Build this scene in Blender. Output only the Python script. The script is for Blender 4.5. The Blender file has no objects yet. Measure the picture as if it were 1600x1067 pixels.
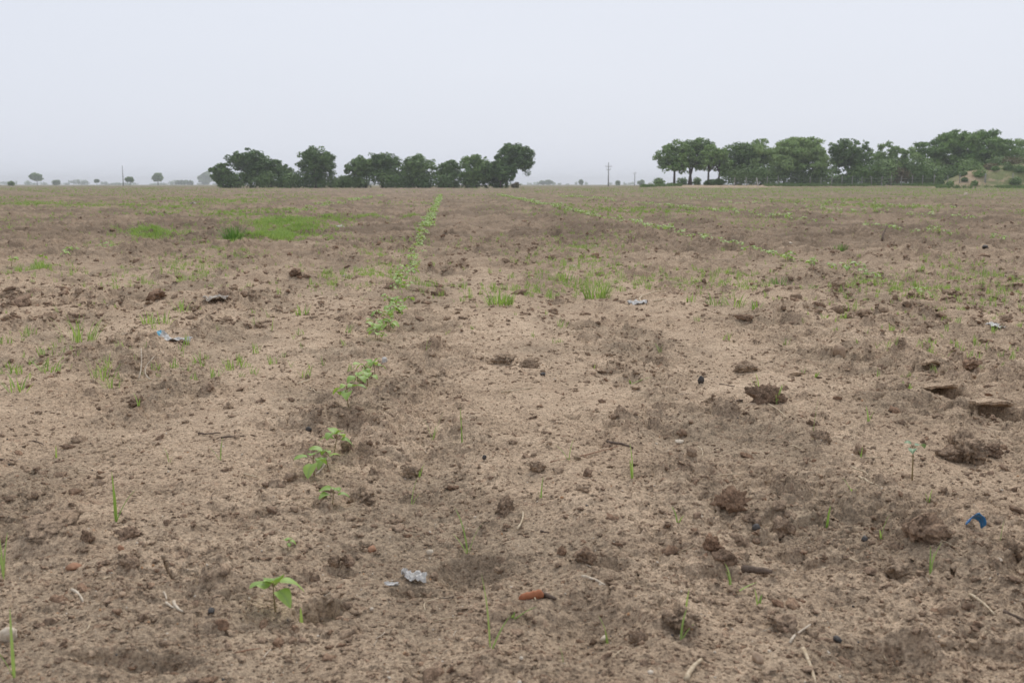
import bpy, math, random
import numpy as np
from mathutils import Vector, Matrix, noise as mnoise

# ------------------------------------------------------------------ camera, sky, sun, exposure
S = bpy.context.scene
COL = S.collection
R = math.radians
random.seed(7)
RNG = np.random.default_rng(7)

CAM_H = 0.70
F_PX = 1600.0
PITCH = math.atan((533.5 - 288.5) / F_PX)
cam_d = bpy.data.cameras.new("camera")
cam_d.sensor_width = 36.0
cam_d.lens = 36.0
cam_d.clip_start = 0.05
cam_d.clip_end = 12000.0
cam_d.dof.use_dof = True
cam_d.dof.focus_distance = 3.6
cam_d.dof.aperture_fstop = 9.0
cam = bpy.data.objects.new("camera", cam_d)
cam.location = (0, 0, CAM_H)
cam.rotation_euler = (math.pi / 2 - PITCH, 0, 0)
COL.objects.link(cam)
S.camera = cam

SUN_EL, SUN_ROT = R(50), R(14)
world = bpy.data.worlds.new("World")
S.world = world
world.use_nodes = True
wt = world.node_tree
wt.nodes.clear()
w_out = wt.nodes.new("ShaderNodeOutputWorld")
w_bg = wt.nodes.new("ShaderNodeBackground")
w_bg.inputs["Strength"].default_value = 0.079
w_sky = wt.nodes.new("ShaderNodeTexSky")
w_sky.sky_type = "NISHITA"
w_sky.sun_disc = False
w_sky.sun_elevation = SUN_EL
w_sky.sun_rotation = SUN_ROT
w_sky.dust_density = 4.0
w_mix = wt.nodes.new("ShaderNodeMix")
w_mix.data_type = "RGBA"
w_mix.inputs["Factor"].default_value = 0.93       # a closed cloud deck, the clear sky barely showing
w_tc = wt.nodes.new("ShaderNodeTexCoord")
w_map = wt.nodes.new("ShaderNodeMapping")
w_map.inputs["Scale"].default_value = (1, 1, 4)
w_cl = wt.nodes.new("ShaderNodeTexNoise")             # faint layers in the overcast
w_cl.inputs["Scale"].default_value = 1.6
w_cl.inputs["Detail"].default_value = 4
w_cm = wt.nodes.new("ShaderNodeMix")
w_cm.data_type = "RGBA"
w_cm.inputs["A"].default_value = (7.20, 7.58, 8.50, 1)
w_cm.inputs["B"].default_value = (7.85, 8.22, 9.05, 1)
wt.links.new(w_tc.outputs["Generated"], w_map.inputs["Vector"])
wt.links.new(w_map.outputs["Vector"], w_cl.inputs["Vector"])
wt.links.new(w_cl.outputs["Fac"], w_cm.inputs["Factor"])
wt.links.new(w_cm.outputs["Result"], w_mix.inputs["B"])
wt.links.new(w_sky.outputs["Color"], w_mix.inputs["A"])
wt.links.new(w_mix.outputs["Result"], w_bg.inputs["Color"])
wt.links.new(w_bg.outputs["Background"], w_out.inputs["Surface"])

sun_d = bpy.data.lights.new("sun", "SUN")
sun_d.energy = 1.5
sun_d.angle = R(24)
sun_d.color = (1.0, 0.96, 0.9)
sun = bpy.data.objects.new("sun", sun_d)
sun.rotation_euler = (math.pi / 2 - SUN_EL, 0, math.pi - SUN_ROT)
COL.objects.link(sun)

S.view_settings.view_transform = "Standard"
S.view_settings.look = "None"
S.view_settings.exposure = 0.40
S.view_settings.gamma = 1.0
S.view_settings.use_curve_mapping = False
S.cycles.use_denoising = True
S.cycles.denoiser = "OPENIMAGEDENOISE"
S.cycles.denoising_input_passes = "RGB_ALBEDO_NORMAL"
S.cycles.denoising_prefilter = "ACCURATE"
S.cycles.max_bounces = 6
S.cycles.volume_bounces = 0
S.cycles.transparent_max_bounces = 16

# ------------------------------------------------------------------ helpers: projection
CP, SP = math.cos(PITCH), math.sin(PITCH)


def ray(px, py):
    a = (px - 800.0) / F_PX
    b = (533.5 - py) / F_PX
    return a, CP + b * SP, -SP + b * CP            # x, y, z of the view ray


def unproj(px, py, dist):
    a, y, z = ray(px, py)
    k = dist / y
    return a * k, CAM_H + z * k


def ground_at(px, py):
    a, y, z = ray(px, py)
    h = 0.0
    for _ in range(5):
        k = (h - CAM_H) / z
        h = float(height(np.array([a * k]), np.array([y * k]), smooth=True)[0][0])
    return a * k, y * k


def scale_at(y):
    return math.hypot(y, CAM_H) / F_PX             # metres per photo pixel


# ------------------------------------------------------------------ helpers: noise in numpy
def hsh(ix, iy, seed):
    h = ix.astype(np.uint32) * np.uint32(374761393) + iy.astype(np.uint32) * np.uint32(668265263) + np.uint32((seed * 974711 + 12345) & 0xFFFFFFFF)
    h = (h ^ (h >> np.uint32(13))) * np.uint32(1274126177)
    h = (h ^ (h >> np.uint32(15))) * np.uint32(2246822519)
    return h ^ (h >> np.uint32(16))


def hf(ix, iy, seed):
    return (hsh(ix, iy, seed) & np.uint32(0xFFFF)).astype(np.float32) / 65535.0


def perlin(x, y, seed):
    xi, yi = np.floor(x), np.floor(y)
    fx, fy = (x - xi).astype(np.float32), (y - yi).astype(np.float32)
    xi, yi = xi.astype(np.int64), yi.astype(np.int64)

    def g(ox, oy):
        an = hf(xi + ox, yi + oy, seed) * np.float32(6.2831853)
        return np.cos(an) * (fx - ox) + np.sin(an) * (fy - oy)
    u = fx * fx * fx * (fx * (fx * 6 - 15) + 10)
    v = fy * fy * fy * (fy * (fy * 6 - 15) + 10)
    a = g(0, 0) * (1 - u) + g(1, 0) * u
    b = g(0, 1) * (1 - u) + g(1, 1) * u
    return (a * (1 - v) + b * v) * 1.5


def fbm(x, y, octv, seed, gain=0.5):
    o, a, t = 0, 1.0, 0
    for k in range(octv):
        o = o + a * perlin(x * 2.03 ** k, y * 2.03 ** k, seed + 31 * k)
        t += a
        a *= gain
    return o / t


def sstep(a, b, x):
    t = np.clip((x - a) / (b - a), 0, 1)
    return t * t * (3 - 2 * t)


def lumps(x, y, size, seed, prob, hk=0.6, rmin=0.2, rmax=0.48):
    """domes of broken soil, one at most per cell; prob decides where they lie"""
    gx, gy = x / size, y / size
    xi, yi = np.floor(gx).astype(np.int64), np.floor(gy).astype(np.int64)
    best = np.zeros(x.shape, np.float32)
    for ox in (-1, 0, 1):
        for oy in (-1, 0, 1):
            cx, cy = xi + ox, yi + oy
            r = rmin + (rmax - rmin) * hf(cx, cy, seed + 1) ** 2
            dx = gx - (cx + 0.15 + 0.7 * hf(cx, cy, seed + 2))
            dy = gy - (cy + 0.15 + 0.7 * hf(cx, cy, seed + 3))
            an = hf(cx, cy, seed + 5) * 3.14
            ca, sa = np.cos(an), np.sin(an)
            st = 1.0 + 0.7 * hf(cx, cy, seed + 6)
            d2 = ((dx * ca + dy * sa) ** 2 + ((dy * ca - dx * sa) * st) ** 2) / (r * r)
            on = np.clip((prob - hf(cx, cy, seed + 4)) * 6, 0, 1)
            hgt = np.sqrt(np.clip(1 - d2, 0, 1)) * r * size * hk * on
            best = np.maximum(best, hgt)
    return best


def cracks(x, y, size, seed):
    gx, gy = x / size, y / size
    xi, yi = np.floor(gx).astype(np.int64), np.floor(gy).astype(np.int64)
    f1 = np.full(x.shape, 9, np.float32)
    f2 = np.full(x.shape, 9, np.float32)
    for ox in (-1, 0, 1):
        for oy in (-1, 0, 1):
            cx, cy = xi + ox, yi + oy
            d = np.hypot(gx - (cx + hf(cx, cy, seed)), gy - (cy + hf(cx, cy, seed + 1))).astype(np.float32)
            f2 = np.minimum(f2, np.maximum(d, f1))
            f1 = np.minimum(f1, d)
    return f2 - f1


# hollows, hoof prints and swells that the photograph shows: px, py, half width, half depth (m), drop (m, negative = swell), edge sharpness
FEATURES_PX = [
    (500, 948, .068, .055, .050, 3), (1395, 1022, .125, .070, .032, 3), (1400, 1040, .05, .03, .014, 2), (1480, 613, .07, .10, .07, 3), (1568, 654, .075, .09, .07, 3),
    (955, 898, .06, .035, .022, 3), (1125, 908, .09, .035, .022, 3), (930, 975, .14, .10, .022, 1), (1040, 962, .05, .04, .018, 2),
    (640, 914, .07, .03, .02, 3), (735, 885, .11, .06, .035, 2), (890, 985, .22, .10, .030, 2), (760, 900, .20, .09, .020, 1), (60, 900, .16, .05, .018, 2), (215, 920, .12, .05, .012, 1), (530, 885, .045, .03, .014, 3),
    (210, 1045, .16, .035, .022, 3), (450, 900, .07, .03, .012, 2), (1320, 935, .07, .03, .012, 2), (820, 750, .11, .06, .012, 1), (1460, 580, .07, .02, .03, 4),
    (900, 655, .06, .02, .012, 3), (250, 772, .2, .05, .014, 1), (240, 665, .09, .03, .012, 1),
    (1240, 585, .10, .025, .03, 3), (150, 830, .2, .09, -.02, 1), (560, 835, .12, .07, -.018, 1), (1540, 690, .3, .16, -.035, 1), (1500, 860, .22, .10, -.03, 1),
    (1320, 640, .35, .12, -.02, 1), (900, 800, .16, .08, -.016, 1), (1050, 985, .06, .03, -.02, 2), (90, 800, .15, .08, -.02, 1), (60, 860, .12, .05, -.03, 2),
    (1150, 800, .15, .06, -.02, 1), (1560, 640, .2, .05, -.03, 2), (1430, 880, .1, .04, -.02, 1),
    (400, 440, .6, .3, -.05, 1), (250, 400, .8, .3, -.06, 1), (440, 395, .9, .35, -.07, 1), (120, 470, .5, .25, -.04, 1), (1240, 470, .5, .3, -.05, 1), (1080, 480, .35, .2, -.035, 1), (300, 470, .4, .2, -.03, 1),
]
FEATURES = []
for (px, py, rx, ry, dp, sh) in FEATURES_PX:
    a, yy, zz = ray(px, py)
    k = -CAM_H / zz
    if py > 680 and dp > 0:
        rx, ry, dp = rx * 0.62, ry * 0.9, dp * 0.9
    FEATURES.append((a * k, yy * k, rx, ry, dp, sh))
CRACK_LINES = [[(256, 886), (262, 900), (270, 912), (280, 925)], [(1240, 860), (1300, 862)], [(1405, 655), (1440, 650), (1470, 645), (1490, 640)], [(1380, 600), (1420, 585), (1430, 575)],
               [(1485, 893), (1492, 905), (1490, 915)], [(1365, 640), (1400, 632), (1450, 636)], [(870, 655), (895, 662), (915, 658)], [(1325, 690), (1345, 700)]]
CRACKS_W = []
for ln in CRACK_LINES:
    pts = []
    for (px, py) in ln:
        a, yy, zz = ray(px, py)
        k = -CAM_H / zz
        pts.append((a * k, yy * k))
    CRACKS_W.append(pts)


def rough_mask(x, y, lo=0.05):
    far = sstep(4, 12, y)
    u = x + 0.064 * y + 0.14 * perlin(x / 0.7, y / 0.9, 18)
    r = 0.50 + 0.75 * fbm(x / 0.62, y / 0.80, 3, 21) + 0.25 * fbm(x / 3.1, y / 2.4, 2, 22)
    band = 0.40 * np.exp(-((u - 0.30) / 0.26) ** 2) + 0.27 * np.exp(-((u - 1.16) / 0.15) ** 2) + 0.30 * np.exp(-((u + 0.75) / 0.25) ** 2) + 0.25 * np.exp(-((u + 1.6) / 0.22) ** 2)
    r = r - band * (1 - far) - 0.15 * band * far + 0.14 * far + 0.05 * np.exp(-((u - 0.78) / 0.2) ** 2) * (1 - far) + 0.20 * sstep(1.35, 1.7, u) * (1 - far)
    return np.clip(r, lo, 1.12).astype(np.float32)


def height(x, y, smooth=False):
    """ground level, share of broken clod, share of damp hollow at any point of the field"""
    x = np.asarray(x, np.float64)
    y = np.asarray(y, np.float64)
    far = sstep(4, 14, y)
    z = 0.016 * fbm(x / 1.1, y / 1.1, 2, 11) + 0.03 * far * fbm(x / 2.6, y / 3.0, 2, 12)
    z = z + sstep(14, 40, y) * 0.05 * fbm(x / 9, y / 7, 2, 13)
    u = x + 0.064 * y + 0.06 * perlin(x / 1.7, y / 2.3, 14)
    z = z + 0.015 * np.cos((u - 0.30) * 2 * math.pi / 0.86) + 0.004 * np.cos((u - 0.3) * 2 * math.pi / 0.215)
    z = z + 0.55 * sstep(172, 196, y) * sstep(0.09, 0.16, x / np.maximum(y, 1)) * (1 - sstep(400, 700, y))
    damp = np.zeros(x.shape, np.float32)
    for (fx, fy, rx, ry, dp, sh) in FEATURES:
        m = np.abs(y - fy) < 4 * ry
        if not m.any():
            continue
        xm, ym = x[m], y[m]
        wob = 1 + 0.55 * fbm(xm / rx * 1.1 + 7, ym / ry * 1.1, 4, 15, 0.6)
        d = np.sqrt(((xm - fx) / rx) ** 2 + ((ym - fy) / ry) ** 2) * wob
        e = (np.exp(-d ** (2 * sh) * 0.9) * (1 - 0.35 * np.clip(d, 0, 1) ** 2) if sh > 1 else np.exp(-d * d)) * (1 + 0.25 * np.clip((ym - fy) / ry, -1, 1))
        z[m] -= dp * e
        if dp > 0:
            z[m] += (0.0 if dp == 0.07 else 0.18) * dp * np.exp(-((d - 1.25) / 0.28) ** 2)
            damp[m] = np.maximum(damp[m], np.clip(e, 0, 1) * 0.55)
    if smooth:
        return z, damp, damp
    wet = 0.5 + 0.9 * fbm(x / 0.42, y / 0.75, 4, 41, 0.6) + 0.35 * fbm(x / 1.5, y / 1.2, 2, 42) - 0.19 * np.cos((u - 0.30) * 2 * math.pi / 0.86) * (1 - 0.5 * far) + 0.35 * np.exp(-(y / 1.75) ** 4) - 0.10
    damp = np.clip(np.maximum(damp, sstep(0.25, 0.95, wet)), 0, 1).astype(np.float32)
    for ln in CRACKS_W:
        ys = [p[1] for p in ln]
        m = (y > min(ys) - .05) & (y < max(ys) + .05)
        if not m.any():
            continue
        xm = x[m] + 0.008 * perlin(x[m] / .03, y[m] / .03, 16)
        ym = y[m] + 0.008 * perlin(x[m] / .03, y[m] / .03, 17)
        best = np.full(xm.shape, 9.0)
        for (p, q) in zip(ln[:-1], ln[1:]):
            ex, ey = q[0] - p[0], q[1] - p[1]
            t = np.clip(((xm - p[0]) * ex + (ym - p[1]) * ey) / (ex * ex + ey * ey), 0, 1)
            best = np.minimum(best, np.hypot(xm - p[0] - t * ex, ym - p[1] - t * ey))
        w = 0.0014 + 0.0022 * (max(ys) - 1) / 3
        z[m] -= 0.03 * np.exp(-(best / w) ** 2)
    # broken ground: mask of rough patches; smooth pale bands run along the rows
    nf = (1 - sstep(1.9, 4.5, y)).astype(np.float32)          # grain finer than the sheet's own mesh fades out
    rgh = rough_mask(x, y, 0)
    wx = x + 0.014 * perlin(x / .045, y / .045, 23) + nf * 0.006 * perlin(x / .015, y / .015, 24)
    wy = y + 0.014 * perlin(x / .045, y / .045, 25) + nf * 0.006 * perlin(x / .015, y / .015, 26)
    z = z + (0.0032 + 0.006 * rgh) * fbm(x / 0.085, y / 0.085, 3, 27, 0.6) + nf * (0.0034 + 0.003 * rgh) * np.abs(fbm(x / 0.024, y / 0.024, 3, 39, 0.65)) * 2
    c = np.zeros(x.shape, np.float32)
    # crust lips: the surface breaks off in low ragged steps
    st1 = fbm(wx / 0.30, wy / 0.26, 4, 28, 0.55)
    st2 = fbm(wx / 0.13 + 9, wy / 0.11, 3, 29, 0.55)
    lipm = np.clip(rgh * 1.3 - 0.15, 0, 1) * (1 + 1.1 * far)
    z = z + lipm * (0.019 * sstep(-0.02, 0.02, st1) + 0.016 * sstep(0.16, 0.19, st1) + 0.011 * sstep(0.06, 0.10, st2))
    rag = 1 + nf * (0.8 * perlin(wx / 0.022, wy / 0.022, 35) + 0.5 * perlin(wx / 0.010, wy / 0.010, 36)) + 0.6 * (1 - nf) * perlin(wx / 0.05, wy / 0.05, 38)
    cr_ = 1 - np.abs(fbm(wx / 0.06, wy / 0.06, 2, 37, 0.6)) * 2.2
    z = z + np.clip(rgh - 0.3, 0, 1) * 0.016 * (1 + 0.4 * far) * np.clip(cr_, 0, 1) ** 2
    L0 = lumps(wx, wy, 0.34, 40, 0.30 * (rgh - 0.6) + 0.12 * far * rgh, 0.30)
    L1 = lumps(wx, wy, 0.150, 50, 0.60 * (rgh - 0.28), 0.72)
    L2 = lumps(wx, wy, 0.062, 60, 0.66 * (rgh - 0.18), 0.85)
    z = z + L0 * (0.8 + 0.2 * rag) + L1 * (0.62 + 0.38 * rag) + L2 * (0.5 + 0.5 * rag)
    c = c + sstep(0.004, 0.03, L0) * 0.25 + sstep(0.003, 0.016, L1) * 0.6 + sstep(0.002, 0.008, L2) * 0.5
    nr = y < 16
    if nr.any():
        xn, yn, rn = wx[nr], wy[nr], rgh[nr]
        L3 = lumps(xn, yn, 0.027, 70, 0.85 * (rn - 0.02), 0.75)
        L3 = L3 * (1 - sstep(5, 9, y[nr]))
        z[nr] += L3
        c[nr] += sstep(0.001, 0.004, L3) * 0.5
    nr = y < 6
    if nr.any():
        xn, yn, rn = wx[nr], wy[nr], rgh[nr]
        L4 = lumps(xn + .003, yn, 0.0125, 80, 0.70 * rn + 0.08, 0.8)
        L4 = L4 * (1 - sstep(2.4, 4.2, y[nr]))
        z[nr] += L4
        c[nr] += sstep(0.0006, 0.002, L4) * 0.35
        cm = sstep(0.05, 0.35, fbm(x[nr] / 0.8 + 3, y[nr] / 0.6, 2, 90)) * (1 - np.clip(c[nr], 0, 1))
        ck = cracks(wx[nr], wy[nr], 0.11, 91)
        z[nr] -= 0.010 * cm * (1 - sstep(0.0, 0.055, ck))
    return z, np.clip(c, 0, 1), damp


# ------------------------------------------------------------------ helpers: meshes and objects
def tag(o, label=None, cat=None, group=None, kind=None):
    if label:
        o["label"] = label
    if cat:
        o["category"] = cat
    if group:
        o["group"] = group
    if kind:
        o["kind"] = kind
    return o


def link(name, me, parent=None):
    o = bpy.data.objects.new(name, me)
    COL.objects.link(o)
    if parent:
        o.parent = parent
    return o


def empty(name, loc, rz=0.0, sc=1.0):
    o = bpy.data.objects.new(name, None)
    o.empty_display_size = 0.05
    COL.objects.link(o)
    o.location = loc
    o.rotation_euler = (0, 0, rz)
    o.scale = (sc, sc, sc)
    return o


def mesh_np(name, v, faces, mat=None, attrs=None, smooth=True):
    """mesh from arrays; faces is (n,3) or (n,4)"""
    v = np.asarray(v, np.float32)
    f = np.asarray(faces, np.int32)
    me = bpy.data.meshes.new(name)
    me.vertices.add(len(v))
    me.vertices.foreach_set("co", v.ravel())
    n, k = f.shape
    me.loops.add(n * k)
    me.loops.foreach_set("vertex_index", f.ravel())
    me.polygons.add(n)
    me.polygons.foreach_set("loop_start", np.arange(0, n * k, k, dtype=np.int32))
    me.polygons.foreach_set("loop_total", np.full(n, k, np.int32))
    if smooth:
        me.polygons.foreach_set("use_smooth", np.ones(n, bool))
    for key, arr in (attrs or {}).items():
        at = me.attributes.new(key, "FLOAT", "POINT")
        at.data.foreach_set("value", np.asarray(arr, np.float32).ravel())
    if mat:
        me.materials.append(mat)
    me.update(calc_edges=True)
    return me


class MB:
    """collects rings, ribbons and sheets into one mesh"""
    def __init__(self):
        self.v, self.f, self.t = [], [], []

    def add(self, vs, fs, tint=0.5):
        b = len(self.v)
        self.v += [tuple(p) for p in vs]
        self.f += [tuple(b + i for i in f) for f in fs]
        self.t += [tint] * len(vs)

    def tube(self, pts, rad, n=6, tint=0.5, caps=True):
        pts = [Vector(p) for p in pts]
        vs, fs = [], []
        for i, p in enumerate(pts):
            d = (pts[min(i + 1, len(pts) - 1)] - pts[max(i - 1, 0)])
            d = d.normalized() if d.length > 1e-9 else Vector((0, 0, 1))
            a = d.orthogonal().normalized() if abs(d.z) > 0.9 else d.cross(Vector((0, 0, 1))).normalized()
            b = d.cross(a)
            r = rad[i] if hasattr(rad, "__len__") else rad
            for k in range(n):
                q = 2 * math.pi * k / n
                vs.append(p + (a * math.cos(q) + b * math.sin(q)) * r)
        m = len(pts)
        for i in range(m - 1):
            for k in range(n):
                fs.append((i * n + k, i * n + (k + 1) % n, (i + 1) * n + (k + 1) % n, (i + 1) * n + k))
        if caps:
            fs.append(tuple(range(n - 1, -1, -1)))
            fs.append(tuple((m - 1) * n + k for k in range(n)))
        self.add(vs, fs, tint)

    def blade(self, base, az, length, width, bend, lean=0.15, seg=6, tint=0.5):
        """a grass blade: folded ribbon that arches over"""
        p = Vector(base)
        out = Vector((math.cos(az), math.sin(az), 0))
        side = Vector((-math.sin(az), math.cos(az), 0))
        vs, fs = [], []
        an = lean
        for i in range(seg + 1):
            t = i / seg
            w = width * 0.5 * (min(1, 0.55 + 2.2 * t) * (1 - t) ** 0.55 if t < 1 else 0) + 0.00005
            up = Vector((0, 0, 1)) * math.sin(math.pi / 2 - an) + out * math.cos(math.pi / 2 - an)
            nrm = side.cross(up)
            vs += [p - side * w + nrm * w * 0.4, p, p + side * w + nrm * w * 0.4]
            if i:
                k = 3 * i
                fs += [(k - 3, k - 2, k + 1, k), (k - 2, k - 1, k + 2, k + 1)]
            p = p + up * (length / seg)
            an += bend / seg * (0.4 + 1.2 * t)
        self.add(vs, fs, tint)

    def mesh(self, name, mat=None, smooth=True):
        me = bpy.data.meshes.new(name)
        me.from_pydata(self.v, [], self.f)
        if smooth:
            me.polygons.foreach_set("use_smooth", np.ones(len(me.polygons), bool))
        at = me.attributes.new("tint", "FLOAT", "POINT")
        at.data.foreach_set("value", np.asarray(self.t, np.float32))
        if mat:
            me.materials.append(mat)
        me.update()
        return me


def rock_mesh(name, sub, seed, mat, flat=0.65, rough=0.35, crumb=0.12, facet=0.0):
    """a clod or stone about 1 m across, base at z=0, broken surface"""
    import bmesh
    bm = bmesh.new()
    bmesh.ops.create_icosphere(bm, subdivisions=sub, radius=0.5)
    off = Vector((seed * 3.17, seed * 1.31, seed * 0.77))
    planes = []
    rr = random.Random(seed)
    for _ in range(7):
        d = Vector((rr.gauss(0, 1), rr.gauss(0, 1), rr.gauss(0, 1))).normalized()
        planes.append((d, 0.5 * rr.uniform(0.62, 0.9)))
    for v in bm.verts:
        p = v.co.copy()
        n = p.normalized()
        r = 0.5 * (1 + rough * mnoise.noise(n * 1.3 + off) + rough * 0.55 * mnoise.noise(n * 3.1 + off))
        r *= 1 + crumb * mnoise.noise(n * 7 + off) + crumb * 0.7 * mnoise.noise(n * 15 + off)
        q = n * r
        for d, lim in planes:
            e = q.dot(d) - lim
            if e > 0:
                q -= d * e * (0.55 + 0.4 * facet)
        v.co = (q.x, q.y * 0.85, q.z * flat)
    zmin = min(v.co.z for v in bm.verts)
    for v in bm.verts:
        v.co.z -= zmin * 0.62
    me = bpy.data.meshes.new(name)
    bm.to_mesh(me)
    bm.free()
    me.materials.append(mat)
    if facet < 0.5:
        me.polygons.foreach_set("use_smooth", np.ones(len(me.polygons), bool))
    me.update()
    return me


def tri_count(me):
    return sum(len(p.vertices) - 2 for p in me.polygons)


# ------------------------------------------------------------------ materials
class NT:
    def __init__(self, name):
        self.m = bpy.data.materials.new(name)
        self.m.use_nodes = True
        self.t = self.m.node_tree
        self.t.nodes.clear()
        self.out = self.n("ShaderNodeOutputMaterial")

    def n(self, kind, **kw):
        nd = self.t.nodes.new(kind)
        for k, v in kw.items():
            setattr(nd, k, v)
        return nd

    def l(self, a, b):
        self.t.links.new(a, b)

    def noise(self, vec, scale, detail=4, rough=0.55):
        nd = self.n("ShaderNodeTexNoise")
        nd.inputs["Scale"].default_value = scale
        nd.inputs["Detail"].default_value = detail
        nd.inputs["Roughness"].default_value = rough
        self.l(vec, nd.inputs["Vector"])
        return nd.outputs["Fac"]

    def ramp(self, fac, a, b, va=0.0, vb=1.0):
        nd = self.n("ShaderNodeMapRange")
        nd.interpolation_type = "SMOOTHSTEP"
        nd.inputs[1].default_value = a
        nd.inputs[2].default_value = b
        nd.inputs[3].default_value = va
        nd.inputs[4].default_value = vb
        self.l(fac, nd.inputs[0])
        return nd.outputs[0]

    def math(self, op, a, b):
        nd = self.n("ShaderNodeMath", operation=op)
        for i, q in enumerate((a, b)):
            if isinstance(q, (int, float)):
                nd.inputs[i].default_value = q
            else:
                self.l(q, nd.inputs[i])
        return nd.outputs[0]

    def mix(self, fac, a, b, blend="MIX"):
        nd = self.n("ShaderNodeMix", data_type="RGBA", blend_type=blend)
        for key, q in (("Factor", fac), ("A", a), ("B", b)):
            if isinstance(q, tuple):
                nd.inputs[key].default_value = (*q, 1)
            elif isinstance(q, (int, float)):
                nd.inputs[key].default_value = q
            else:
                self.l(q, nd.inputs[key])
        return nd.outputs["Result"]

    def attr(self, name):
        return self.n("ShaderNodeAttribute", attribute_name=name).outputs["Fac"]

    def bump(self, h, strength, dist, prev=None):
        nd = self.n("ShaderNodeBump")
        nd.inputs["Strength"].default_value = strength
        nd.inputs["Distance"].default_value = dist
        self.l(h, nd.inputs["Height"])
        if prev is not None:
            self.l(prev, nd.inputs["Normal"])
        return nd.outputs["Normal"]

    def principled(self, col, rough=0.9, spec=0.2, normal=None):
        nd = self.n("ShaderNodeBsdfPrincipled")
        if isinstance(col, tuple):
            nd.inputs["Base Color"].default_value = (*col, 1)
        else:
            self.l(col, nd.inputs["Base Color"])
        nd.inputs["Roughness"].default_value = rough
        nd.inputs["Specular IOR Level"].default_value = spec
        if normal is not None:
            self.l(normal, nd.inputs["Normal"])
        return nd

    def done(self, shader):
        self.l(shader, self.out.inputs["Surface"])
        return self.m


CRUST_A, CRUST_B = (0.540, 0.412, 0.290), (0.395, 0.292, 0.202)
CLOD_A, CLOD_B = (0.195, 0.130, 0.088), (0.310, 0.212, 0.147)


def soil_mat(name, clod=None):
    k = NT(name)
    pos = k.n("ShaderNodeNewGeometry").outputs["Position"]
    big = k.noise(pos, 1.1, 4)
    med = k.noise(pos, 9.0, 5, 0.6)
    fine = k.noise(pos, 90.0, 6, 0.68)
    grit = k.noise(pos, 420.0, 3, 0.6)
    crust = k.mix(k.ramp(med, 0.3, 0.7), CRUST_B, CRUST_A)
    crust = k.mix(k.ramp(big, 0.35, 0.7, 0, 0.55), crust, (0.335, 0.242, 0.163))
    lump = k.mix(k.ramp(med, 0.35, 0.65), CLOD_A, CLOD_B)
    if clod is None:
        col = k.mix(k.math("MULTIPLY", k.attr("clod"), 0.55), crust, lump)
        col = k.mix(k.math("MULTIPLY", k.attr("damp"), 0.62), col, k.mix(k.ramp(med, 0.3, 0.7), (0.200, 0.155, 0.108), (0.280, 0.219, 0.153)))
        col = k.mix(k.attr("brown"), col, (0.185, 0.138, 0.097))
        # far off: weeds too small to see singly, and a strip of bare sand
        wn = k.noise(pos, 0.35, 5, 0.65)
        col = k.mix(k.math("MULTIPLY", k.attr("weed"), k.ramp(wn, 0.3, 0.62)), col, (0.158, 0.152, 0.072))
        col = k.mix(k.math("MULTIPLY", k.attr("sand"), k.ramp(wn, 0.25, 0.5)), col, (0.42, 0.315, 0.22))
    else:
        rnd = k.n("ShaderNodeObjectInfo").outputs["Random"]
        col = k.mix(clod, crust, lump)
        col = k.mix(k.ramp(rnd, 0.55, 1.0, 0, 0.8), col, CRUST_B)
        col = k.mix(k.ramp(rnd, 0.2, 0.0, 0, 0.6), col, (0.27, 0.155, 0.095))
    red = k.noise(pos, 26.0, 3, 0.6)
    col = k.mix(k.ramp(red, 0.58, 0.72, 0, 0.45 if clod is None else 0.25), col, (0.30, 0.185, 0.122))
    sandy = k.noise(pos, 210.0, 3, 0.7)
    dark = k.math("MULTIPLY", k.ramp(fine, 0.32, 0.60, 0.66, 1.22), k.ramp(sandy, 0.34, 0.62, 0.70, 1.16))
    cc = k.n("ShaderNodeCombineColor")
    for i in range(3):
        k.l(dark, cc.inputs[i])
    col = k.mix(1.0, col, cc.outputs[0], "MULTIPLY")
    gr = k.ramp(grit, 0.63, 0.71, 0, 0.6)
    if clod is None:
        gr = k.math("MULTIPLY", gr, k.math("SUBTRACT", 1.0, k.math("MULTIPLY", k.attr("brown"), 0.85)))
    col = k.mix(gr, col, (0.50, 0.41, 0.31))
    gd = k.ramp(grit, 0.38, 0.29, 0, 0.7)
    col = k.mix(gd, col, (0.095, 0.065, 0.045))
    mid = k.noise(pos, 34.0, 5, 0.65)
    nrm = k.bump(mid, 0.55, 0.012)
    nrm = k.bump(fine, 0.9, 0.007, nrm)
    nrm = k.bump(grit, 0.7, 0.0022, nrm)
    return k.done(k.principled(col, 0.95, 0.12, nrm).outputs[0])


def leaf_mat(name, a, b, trans=0.3, rough=0.55, spec=0.35, scale=60.0, vein=None):
    k = NT(name)
    pos = k.n("ShaderNodeNewGeometry").outputs["Position"]
    rnd = k.n("ShaderNodeObjectInfo").outputs["Random"]
    f = k.math("ADD", k.math("MULTIPLY", k.attr("tint"), 0.7), k.math("MULTIPLY", k.noise(pos, scale, 3), 0.3))
    f = k.math("ADD", f, k.math("MULTIPLY", k.math("SUBTRACT", rnd, 0.5), 0.3))
    col = k.mix(k.ramp(f, 0.15, 0.85), a, b)
    if vein:
        col = k.mix(k.attr("vein"), col, vein)
    p = k.principled(col, rough, spec)
    if trans <= 0:
        return k.done(p.outputs[0])
    tr = k.n("ShaderNodeBsdfTranslucent")
    tcol = k.mix(1.0, col, (1.25, 1.35, 0.75), "MULTIPLY")
    k.l(tcol, tr.inputs["Color"])
    mx = k.n("ShaderNodeMixShader")
    mx.inputs[0].default_value = trans
    k.l(p.outputs[0], mx.inputs[1])
    k.l(tr.outputs[0], mx.inputs[2])
    return k.done(mx.outputs[0])


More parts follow.
